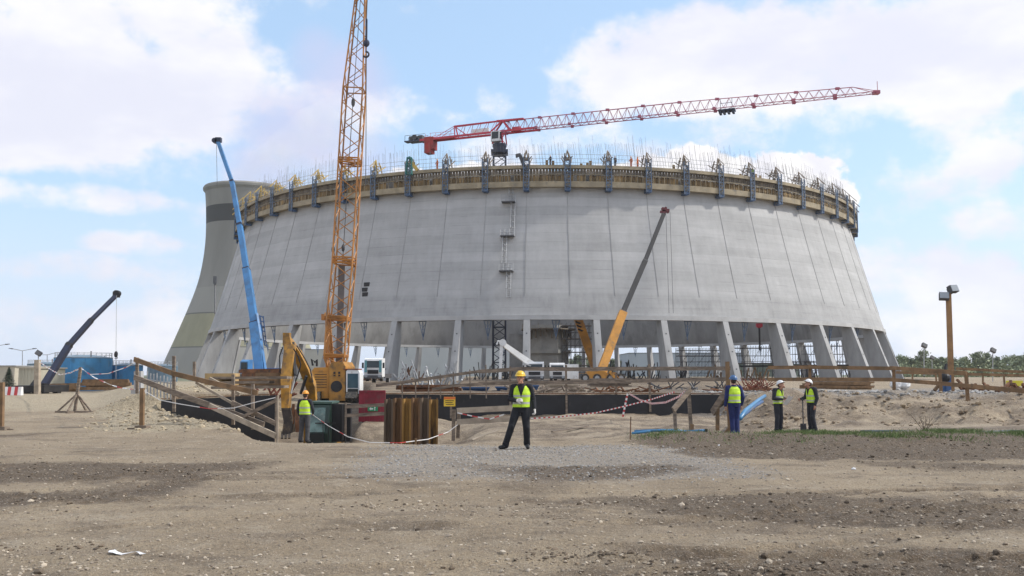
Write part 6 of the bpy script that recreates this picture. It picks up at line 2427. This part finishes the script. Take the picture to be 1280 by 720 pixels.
def trees():
    protos = []
    for k, (h, w) in enumerate(((9, 3.6), (8, 4), (8.6, 3), (11, 3.8))):
        t = thing('broadleaf_tree', 'green broadleaf tree in the distant wood beyond the fence', 'tree', (0, 0, 0), group='trees on the skyline')
        for m, nm, mt in leafy(30 + k, h, w, 1500, .34):
            m.build(nm, mt, t, world=False)
        protos.append([t, False])
    g = random.Random(17)
    spots = []
    for k in range(58):
        px = 1112 + 3.4 * k + g.uniform(-3, 3)
        spots.append((px, g.uniform(300, 370), g.uniform(.74, .9)))
    for k in range(14):
        spots.append((756 + k * 3.2, g.uniform(430, 470), g.uniform(.7, 1.1)))
    for k in range(6):
        spots.append((716 + k * 4, g.uniform(430, 470), g.uniform(.9, 1.2)))
    for i, (px, Y, s) in enumerate(spots):
        pr = protos[g.choice((0, 1, 2, 0, 1))]
        loc = (at(px, 468, Y).x, Y, .6)
        if not pr[1]:
            o = pr[0]; o.location = loc; pr[1] = True
        else:
            o = dup(pr[0], loc)
        o.rotation_euler = (0, 0, g.uniform(0, 6.28))
        o.scale = (s, s, s * g.uniform(.9, 1.1))
    o = protos[3][0]
    o.location = (at(1152.5, 468, 300).x, 300, .6)
    o.scale = (.8, .8, .85)
    o['label'] = 'taller rounded tree rising above the distant wood right of the tower'
    del o['group']
    # undergrowth closing the foot of the wood
    m = MB()
    for k in range(9000):
        px = g.uniform(1105, 1330)
        Y = g.uniform(285, 380)
        p = at(px, 468, Y)
        z = .4 + abs(g.gauss(0, 2.3))
        a = Vector((g.gauss(0, 1), g.gauss(0, 1), g.gauss(0, 1))).normalized()
        b = a.cross(Vector((g.gauss(0, 1), g.gauss(0, 1), 1))).normalized()
        s = .55 * g.uniform(.6, 1.4)
        p = Vector((p.x, Y, z))
        m.add([p - a * s, p + b * s * .6, p + a * s, p - b * s * .6], [(0, 1, 2, 3)])
    tag(m.build('undergrowth', 'leaf', None), kind='stuff')
    # small fir
    Y = 120.
    b = at(10, 489, Y)
    t = thing('fir_tree', 'small dark green fir in front of the cream buildings', 'tree', b)
    H = at(10, 459, Y).z - b.z
    m = MB(); m.tube(b, b + Vector((0, 0, H * .96)), .09, 7, .02); m.build('trunk', 'bark', t)
    m = MB()
    for k in range(1500):
        u = g.random() ** .75
        z = H * (1 - u) * .97 + H * .03
        r = 1.28 * u * (.75 + .25 * abs(math.sin(u * 22))) + .05
        a = g.uniform(0, 6.28)
        rr = r * g.uniform(.3, 1.06)
        p = b + Vector((rr * math.cos(a), rr * math.sin(a), z - rr * .18))
        d = Vector((math.cos(a), math.sin(a), -.35 + g.uniform(-.2, .25)))
        s = Vector((-math.sin(a), math.cos(a), g.uniform(-.3, .3)))
        m.add([p - d * .12, p + s * .07, p + d * .2, p - s * .07], [(0, 1, 2, 3)])
    m.build('crown', 'needle', t)
    t = thing('fir_tree', 'dark fir top half cut off beyond the picture edge', 'tree', at(-8, 489, 125))
    for ch in list(bpy.data.objects):
        if ch.parent is not None and ch.parent.name == 'fir_tree' and ch.parent is not t:
            c = ch.copy(); COL.objects.link(c); c.parent = t
    # dry twiggy bush in the grass
    x, y = at(1160, 545, 26).x, 26.2
    z = gz(x, y)
    t = thing('dry_bush', 'bare twiggy bush at the edge of the grass strip', 'bush', (x, y, z))
    for k in range(16):
        m = MB()
        a, l = g.uniform(0, 6.28), g.uniform(.2, .42)
        d = Vector((math.cos(a) * .35, math.sin(a) * .3, g.uniform(.15, .42)))
        p1 = Vector((x, y, z)) + d * .5
        p2 = Vector((x, y, z)) + d * 1.1 + Vector((g.uniform(-.06, .06), 0, .03))
        m.path([(x, y, z - .02), p1, p2], [.009, .006, .003], 4)
        for q in range(3):
            s = p1.lerp(p2, g.random())
            m.path([s, s + Vector((g.uniform(-.14, .14), g.uniform(-.1, .1), g.uniform(.03, .14)))], [.004, .002], 3)
        m.build('twig', 'twig', t)


trees()
# ------------------------------------------------------------------ people
V = Vector


def chain(m, pts, rad_, n=14):
    """round-ended limb: a tapering loft with a ball at every joint"""
    for i in range(len(pts)):
        m.sphere(pts[i], rad_[i], n, 8)
        if i:
            d = (V(pts[i]) - V(pts[i - 1]))
            if d.length > 1e-5:
                m.tube(pts[i - 1], pts[i], rad_[i - 1], n, rad_[i])


def trunk_loft(m, rows, n=20):
    """rows: (centre, half width, half depth, across-vector)"""
    rings = []
    for c, rx, ry, ax in rows:
        c = V(c); ax = V(ax).normalized()
        fy = V((0, 0, 1)).cross(ax).normalized()
        rings.append([c + ax * (rx * math.cos(2 * math.pi * k / n)) + fy * (ry * math.sin(2 * math.pi * k / n)) for k in range(n)])
    m.loft(rings)


def hand(m, wrist, d, palm_n, side, curl=.5, grow=0.):
    """palm, four jointed fingers and a thumb; side=+1 when the thumb lies towards +across"""
    d = V(d).normalized()
    nrm = (V(palm_n) - d * V(palm_n).dot(d)).normalized()
    ac = d.cross(nrm).normalized() * side
    w = V(wrist)
    for a in (-.026, -.009, .009, .026):
        chain(m, [w + ac * a * .6, w + d * .05 + ac * a, w + d * .088 + ac * a], [.016 + grow, .0155 + grow, .013 + grow], 8)
    for a, L in ((.028, .068), (.0095, .078), (-.0095, .072), (-.028, .055)):
        p = w + d * .09 + ac * a
        ang = 0.
        pts = [p]
        for s in (.45, .32, .23):
            ang += curl * .95
            dd = d * math.cos(ang) + nrm * math.sin(ang)
            p = p + dd * L * s
            pts.append(p)
        chain(m, pts, [.0105 + grow, .0098 + grow, .009 + grow, .008 + grow], 8)
    b = w + d * .03 + ac * .03
    chain(m, [b, b + (d * .55 + ac * .7 + nrm * .3).normalized() * .035, b + (d * .55 + ac * .7 + nrm * .3).normalized() * .035 + (d * .8 + ac * .3 + nrm * .5).normalized() * .032], [.014 + grow, .012 + grow, .0095 + grow], 8)


def person(label, loc, yaw, J, mats, scale=1., detail=1., vest_v=True, tilt=0., turn=0., props=(), group=None):
    """J: joint overrides in metres, facing -y"""
    D = dict(pel=(0, 0, .95), belly=(0, 0, 1.08), chest=(0, .0, 1.28), neck=(0, 0, 1.47), head=(0, -.025, 1.625),
             shL=(.185, 0, 1.415), shR=(-.185, 0, 1.415), elL=(.245, .03, 1.13), elR=(-.245, .03, 1.13), wrL=(.255, -.04, .88), wrR=(-.255, -.04, .88),
             hiL=(.09, 0, .92), hiR=(-.09, 0, .92), knL=(.105, -.02, .5), knR=(-.105, -.02, .5), anL=(.11, .02, .09), anR=(-.11, .02, .09),
             toL=(.125, -.15, .04), toR=(-.125, -.15, .04), hdL=(0, -.15, -1), hdR=(0, -.15, -1), pnL=(-1, 0, 0), pnR=(1, 0, 0), cuL=.35, cuR=.35, sdL=1, sdR=-1)
    D.update(J)
    vec = lambda k: V(D[k])
    t = thing('person', label, 'person', loc, yaw, group)
    t.scale = (scale,) * 3
    vox = .0085 / detail
    ax = (vec('shL') - vec('shR')).normalized()
    hx = (vec('hiL') - vec('hiR')).normalized()
    # body: one continuous skin surface
    m = MB()
    trunk_loft(m, [(vec('pel') - V((0, 0, .05)), .14, .095, hx), (vec('belly'), .135, .095, hx), (vec('chest'), .16, .105, ax), (vec('chest').lerp(vec('neck'), .75), .13, .075, ax), (vec('neck'), .06, .06, ax)])
    H = vec('head')
    qh = Matrix.Rotation(turn, 3, 'Z') @ Matrix.Rotation(-tilt, 3, 'X')
    hp = lambda x, y, z: H + qh @ V((x, y, z))
    chain(m, [vec('neck') - V((0, 0, .04)), H + qh @ V((0, .015, -.07))], [.062, .056])
    m.sphere(hp(0, .012, .022), .098, 22, 16, (.80, 1.0, 1.12), rot=qh)
    m.sphere(hp(0, -.022, -.045), .068, 18, 12, (.86, .95, 1.12), rot=qh)
    chain(m, [hp(0, -.075, .012), hp(0, -.098, -.02), hp(0, -.092, -.028)], [.012, .0145, .012], 8)
    chain(m, [hp(-.024, -.082, -.062), hp(0, -.089, -.06), hp(.024, -.082, -.062)], [.008, .009, .008], 8)
    m.sphere(hp(0, -.078, -.1), .026, 10, 8)
    chain(m, [hp(-.05, -.072, .033), hp(0, -.087, .034), hp(.05, -.072, .033)], [.012, .012, .012], 8)
    for s in (-1, 1):
        m.sphere(hp(s * .079, .012, -.01), .026, 10, 8, (.45, .8, 1.2), rot=qh)
    for k in 'LR':
        chain(m, [vec('sh' + k), vec('el' + k), vec('wr' + k)], [.055, .042, .028])
        chain(m, [vec('hi' + k), vec('kn' + k), vec('an' + k)], [.08, .056, .04])
        chain(m, [vec('an' + k), vec('an' + k).lerp(vec('to' + k), .6) - V((0, 0, .02)), vec('to' + k)], [.042, .038, .03])
        hand(m, vec('wr' + k), D['hd' + k], D['pn' + k], D['sd' + k], D['cu' + k])
    m.build('body', 'skin', t, world=False, remesh=vox * .75, smooth_it=2)
    for s in (-1, 1):
        m = MB(); m.sphere(hp(s * .031, -.077, .012), .0105, 8, 6, (1.3, .7, .8), rot=qh); m.build('eye', 'eye', t, world=False)
    m = MB(); m.sphere(hp(0, .035, .005), .092, 18, 12, (.86, .95, 1.0), rot=qh); m.build('hair', 'hair', t, world=False)
    # trousers
    m = MB()
    b = vec('pel')
    trunk_loft(m, [(b + V((0, 0, -.10)), .16, .112, hx), (b + V((0, 0, 0)), .172, .12, hx), (b + V((0, 0, .10)), .162, .112, hx)])
    for k in 'LR':
        hi, kn, an = vec('hi' + k), vec('kn' + k), vec('an' + k)
        chain(m, [hi, hi.lerp(kn, .5), kn, kn.lerp(an, .4), an + (kn - an).normalized() * .09, an + (kn - an).normalized() * .015], [.104, .094, .079, .077, .072, .079])
        for i in range(3):
            u = .62 + .13 * i
            q = kn.lerp(an, u)
            m.sphere(q + V((.02 * math.sin(i * 2.3), -.028, 0)), .058, 10, 8, (1.05, 1, .5))
        m.sphere(kn + V((.012, -.022, .02)), .068, 12, 8, (1.0, .9, 1.1))
    m.v = [tuple(V(p) + V((.004 * mnoise.noise(V(p) * 9), .008 * mnoise.noise(V(p) * 11 + V((5, 0, 0))), 0))) for p in m.v]
    m.build('trousers', mats['trousers'], t, world=False, remesh=vox, smooth_it=2)
    # jacket
    m = MB()
    trunk_loft(m, [(vec('pel') + V((0, 0, .02)), .178, .128, hx), (vec('belly') + V((0, 0, 0)), .172, .126, hx), (vec('chest') + V((0, 0, .0)), .188, .132, ax), (vec('chest').lerp(vec('neck'), .55), .178, .108, ax), (vec('neck') + V((0, 0, -.015)), .088, .08, ax), (vec('neck') + V((0, .004, .035)), .07, .072, ax)])
    for k in 'LR':
        sh, el, wr = vec('sh' + k), vec('el' + k), vec('wr' + k)
        chain(m, [sh.lerp(vec('neck'), .25), sh, sh.lerp(el, .5), el, el.lerp(wr, .55), wr + (el - wr).normalized() * .02], [.07, .079, .068, .061, .053, .045])
        for i in range(3):
            m.sphere(sh.lerp(el, .55 + .2 * i) + V((0, -.012, 0)), .064, 10, 8, (1, 1, .5))
    m.build('jacket', mats['jacket'], t, world=False, remesh=vox, smooth_it=2)
    # vest
    if mats.get('vest'):
        m = MB()
        lo = vec('pel') + V((0, 0, .015))
        trunk_loft(m, [(lo, .200, .152, hx), (vec('belly') + V((0, 0, .0)), .194, .148, hx), (vec('chest'), .204, .15, ax), (vec('chest').lerp(vec('neck'), .55), .186, .126, ax), (vec('chest').lerp(vec('neck'), .86), .135, .096, ax), (vec('neck') + V((0, 0, .0)), .098, .09, ax)], 32)
        vo = m.build('vest', mats['vest'], t, world=False, remesh=vox, smooth_it=2)
        me = vo.data
        import bmesh
        bm = bmesh.new(); bm.from_mesh(me)
        kill = []
        for f in bm.faces:
            c = f.calc_center_median()
            if c.z > vec('neck').z - .02 or c.z < lo.z + .012:
                kill.append(f)
                continue
            if vest_v and c.y < .0:
                zb_ = vec('chest').z - .09
                if c.z > zb_ and abs(c.x - vec('chest').x) < (c.z - zb_) * .33:
                    kill.append(f)
                elif abs(c.x - vec('chest').x) < .006 and c.z < zb_ + .01:
                    kill.append(f)
        bmesh.ops.delete(bm, geom=kill, context='FACES')
        bm.to_mesh(me); bm.free()
    # shoes
    for k in 'LR':
        m = MB()
        an, to = vec('an' + k), vec('to' + k)
        d = (to - an); d.z = 0; d.normalize()
        chain(m, [an + V((0, 0, .03)), an + V((0, 0, -.03)) - d * .03, an + d * .06 + V((0, 0, -.04)), to + V((0, 0, .004))], [.052, .05, .05, .043])
        zmin = min(an.z - .085, to.z - .04)
        m.v = [(p[0], p[1], max(p[2], zmin)) for p in m.v]
        m.build('shoe', mats.get('shoe', 'black'), t, world=False, remesh=vox, smooth_it=1)
        if mats.get('glove'):
            m = MB(); hand(m, vec('wr' + k), D['hd' + k], D['pn' + k], D['sd' + k], D['cu' + k], .0045)
            chain(m, [vec('wr' + k) + (vec('el' + k) - vec('wr' + k)).normalized() * .05, vec('wr' + k)], [.04, .034])
            m.build('glove', mats['glove'], t, world=False, remesh=.006, smooth_it=1)
    # helmet
    m = MB()
    rings = []
    for i in range(9):
        a = (math.pi / 2) * i / 8
        r = math.cos(a)
        rings.append([hp(.112 * r * math.cos(b_) , .005 + .132 * r * math.sin(b_), .058 + .115 * math.sin(a)) for b_ in np.linspace(0, 2 * math.pi, 28, endpoint=False)] if i < 8 else [hp(.012 * math.cos(b_), .005 + .012 * math.sin(b_), .1735) for b_ in np.linspace(0, 2 * math.pi, 28, endpoint=False)])
    m.loft(rings)
    rim = lambda q, z, ex: [hp((.118 + q) * math.cos(b_), .005 + (.138 + q + (ex if math.sin(b_) < -.2 else 0) * max(0, -math.sin(b_)) ** 1.5) * math.sin(b_), z - (.012 if math.sin(b_) < -.5 and ex else 0)) for b_ in np.linspace(0, 2 * math.pi, 28, endpoint=False)]
    m.loft([rim(-.006, .052, 0), rim(.008, .050, .045), rim(.008, .058, .045), rim(-.006, .066, 0)], cap=False)
    for x in (-.03, 0, .03):
        m.path([hp(x, .11, .10), hp(x, .05, .165), hp(x, -.04, .166), hp(x, -.105, .105)], .007, 5)
    m.build('helmet', mats['helmet'], t, world=False, smooth=False)
    return t


def on_ground(px, Y):
    x = at(px, 500, Y).x
    return (x, Y, hgt(x, Y))


VB = dict(vest='vest', shoe='black')
# the man striding towards us
person('person striding on the gravel in yellow helmet, pale gloves, black clothes and hi-vis vest', on_ground(650.5, 21.1), R_(-6),
       dict(pel=(.015, 0, .925), belly=(.02, -.005, 1.06), chest=(.03, -.02, 1.26), neck=(.025, -.035, 1.45), head=(.005, -.065, 1.60),
            shL=(.215, -.01, 1.40), shR=(-.155, -.01, 1.395), elL=(.285, .07, 1.13), wrL=(.325, -.02, .905), hdL=(.12, -.2, -1), cuL=.75, pnL=(-1, .1, 0),
            elR=(-.235, -.05, 1.13), wrR=(-.06, -.225, 1.10), hdR=(1, -.15, .12), pnR=(0, 1, -.3), cuR=.8, sdR=-1,
            hiL=(.105, 0, .90), hiR=(-.08, 0, .90), knL=(.14, -.02, .47), anL=(.135, .16, .11), toL=(.17, .0, .04),
            knR=(-.20, -.10, .50), anR=(-.345, .02, .09), toR=(-.45, -.12, .045)),
       dict(VB, jacket='clothblack', trousers='clothblack', helmet='helmy', glove='glove'), 1.03, 1.15, turn=-.15, tilt=.05)
# man in blue seen from behind
person('person in navy overalls and blue helmet standing back to us by the timber frame', on_ground(917.5, 26.3), R_(188),
       dict(elR=(-.27, .02, 1.13), wrR=(-.25, -.06, .90), knL=(.06, -.02, .5), knR=(-.075, -.02, .5), anL=(.06, .02, .09), anR=(-.07, .02, .09), toL=(.08, -.15, .04), toR=(-.1, -.15, .04)),
       dict(VB, jacket='clothnavy', trousers='clothnavy', helmet='helmb'), .985, .9, vest_v=False, tilt=.12)
# two men conferring
p3 = person('person in white helmet reading papers, facing the one who holds a spade', on_ground(972.5, 28.7), R_(42),
            dict(neck=(0, -.05, 1.46), head=(0, -.13, 1.585), chest=(0, -.015, 1.27), elR=(-.26, .0, 1.14), wrR=(-.12, -.26, 1.12), hdR=(.5, -1, 0), pnR=(.3, .1, 1), cuR=.6,
                 elL=(.26, .0, 1.14), wrL=(.12, -.26, 1.12), hdL=(-.5, -1, 0), pnL=(-.3, .1, 1), cuL=.6),
            dict(VB, jacket='clothdark', trousers='clothdark', helmet='helmw'), .955, .9, tilt=.5)
p4 = person('person in white helmet holding a spade upright, looking down at the papers', on_ground(1014.5, 28.7), R_(-72),
            dict(neck=(0, -.04, 1.46), head=(0, -.12, 1.59), elR=(-.25, -.06, 1.14), wrR=(-.20, -.30, 1.08), hdR=(.1, -1, -.1), pnR=(1, 0, 0), cuR=1.1,
                 elL=(.25, .03, 1.13), wrL=(.25, -.06, .89), knL=(.12, -.07, .5), anL=(.12, .02, .09)),
            dict(VB, jacket='clothdark', trousers='clothdark', helmet='helmw'), .955, .9, tilt=.45)
# papers in the hands of the reader
q = Matrix.Translation(p3.location) @ Matrix.Rotation(R_(42), 4, 'Z') @ Matrix.Scale(.955, 4)
m = MB()
c = V((0, -.40, 1.10))
vs = []
for k in range(7):
    u = k / 6 - .5
    for v_ in (-.5, .5):
        vs.append(q @ (c + V((u * .42, v_ * .22 - .02 * math.sin(u * 9), v_ * -.27 - .03 * math.cos(u * 8)))))
n = len(vs)
vs += [p - V((0, 0, .004)) for p in vs]
fs = [(2 * k, 2 * k + 2, 2 * k + 3, 2 * k + 1) for k in range(6)]
fs += [tuple(i + n for i in f[::-1]) for f in fs]
m.add(vs, fs)
tag(m.build('papers', 'paper', None), 'white sheets of paper held open by the man in the white helmet', 'papers')
# spade
s = V(on_ground(1003.2, 28.45))
t = thing('spade', 'upright spade with a dark blade between the two white helmets', 'spade', s)
m = MB(); m.tube(s + V((0, 0, .25)), s + V((0, 0, 1.02)), .019, 8); m.build('shaft', 'trunkgrey', t)
m = MB(); m.tube(s + V((-.06, 0, 1.05)), s + V((.06, 0, 1.05)), .018, 8); m.tube(s + V((0, 0, 1.0)), s + V((0, 0, 1.05)), .02, 8); m.build('handle', 'black', t)
m = MB()
m.prism([s + V((-.09, 0, .3)), s + V((.09, 0, .3)), s + V((.095, -.02, .1)), s + V((0, -.03, -.02)), s + V((-.095, -.02, .1))], (0, .025, 0)); m.build('blade', 'black', t)
# man by the excavator
x, Y = at(381.5, 500, 31.2).x, 31.2
person('person in orange helmet and grey trousers standing back to us beside the excavator', (x, Y, at(381.5, 549, Y).z - .12), R_(172),
       dict(elR=(-.26, -.05, 1.15), wrR=(-.22, -.2, 1.0), hdR=(.3, -1, -.3), elL=(.26, -.02, 1.14), wrL=(.24, -.12, .92), knL=(.12, -.03, .5), anL=(.14, .02, .09)),
       dict(VB, jacket='clothdark', trousers='clothgrey', helmet='helmo'), 1.0, .8, vest_v=False, tilt=-.02)
# crew on the rim
for lab, px, jk, vs_ in (('tiny person in orange standing on the rim below the red counterweight', 546.5, 'clothorange', None), ('tiny dark person leaning on the rim rail at the crane mast foot', 688, 'clothdark', None),
                         ('tiny person in orange on the rim right of the tower crane', 789, 'clothorange', None), ('tiny person in orange bending on the rim right of another in orange', 797, 'clothorange', None), ('tiny person in hi-vis vest on the rim among the right trestles', 941, 'clothdark', 'vest'),
                         ('tiny dark person on the rim left of the two in orange', 769, 'clothdark', None)):
    Yr = None
    th = 0.
    for _ in range(20):                    # stand on the upper deck at that bearing
        p = ring_pt(RT + 1.0, th, ZT + 2.79)
        w = at(px, 210, p.y).x
        th = math.asin(max(-1, min(1, (w - TAX.x) / (RT + 1.0))))
    p = ring_pt(RT + 1.0, th, ZT + 2.79)
    person(lab, p, R_(random.uniform(-60, 60)), dict(elR=(-.27, -.1, 1.15), wrR=(-.2, -.25, 1.05)), dict(jacket=jk, trousers=jk, helmet='helmw' if jk == 'clothdark' else 'helmo', vest=vs_, shoe='black'), 1.0, .28)

# ------------------------------------------------------------------ air
def haze():
    m = bpy.data.materials.new('haze_air')
    m.use_nodes = True
    nt = m.node_tree
    nt.nodes.remove(nt.nodes['Principled BSDF'])
    pv = nt.nodes.new('ShaderNodeVolumePrincipled')
    pv.inputs['Color'].default_value = (.90, .94, 1, 1)
    pv.inputs['Density'].default_value = .00013
    pv.inputs['Anisotropy'].default_value = .2
    nt.links.new(pv.outputs[0], nt.nodes['Material Output'].inputs['Volume'])
    mb = MB()
    mb.box((0, 0, 113.), (5400, 5400, 236.))
    tag(mb.build('haze', m, None), kind='stuff')


haze()
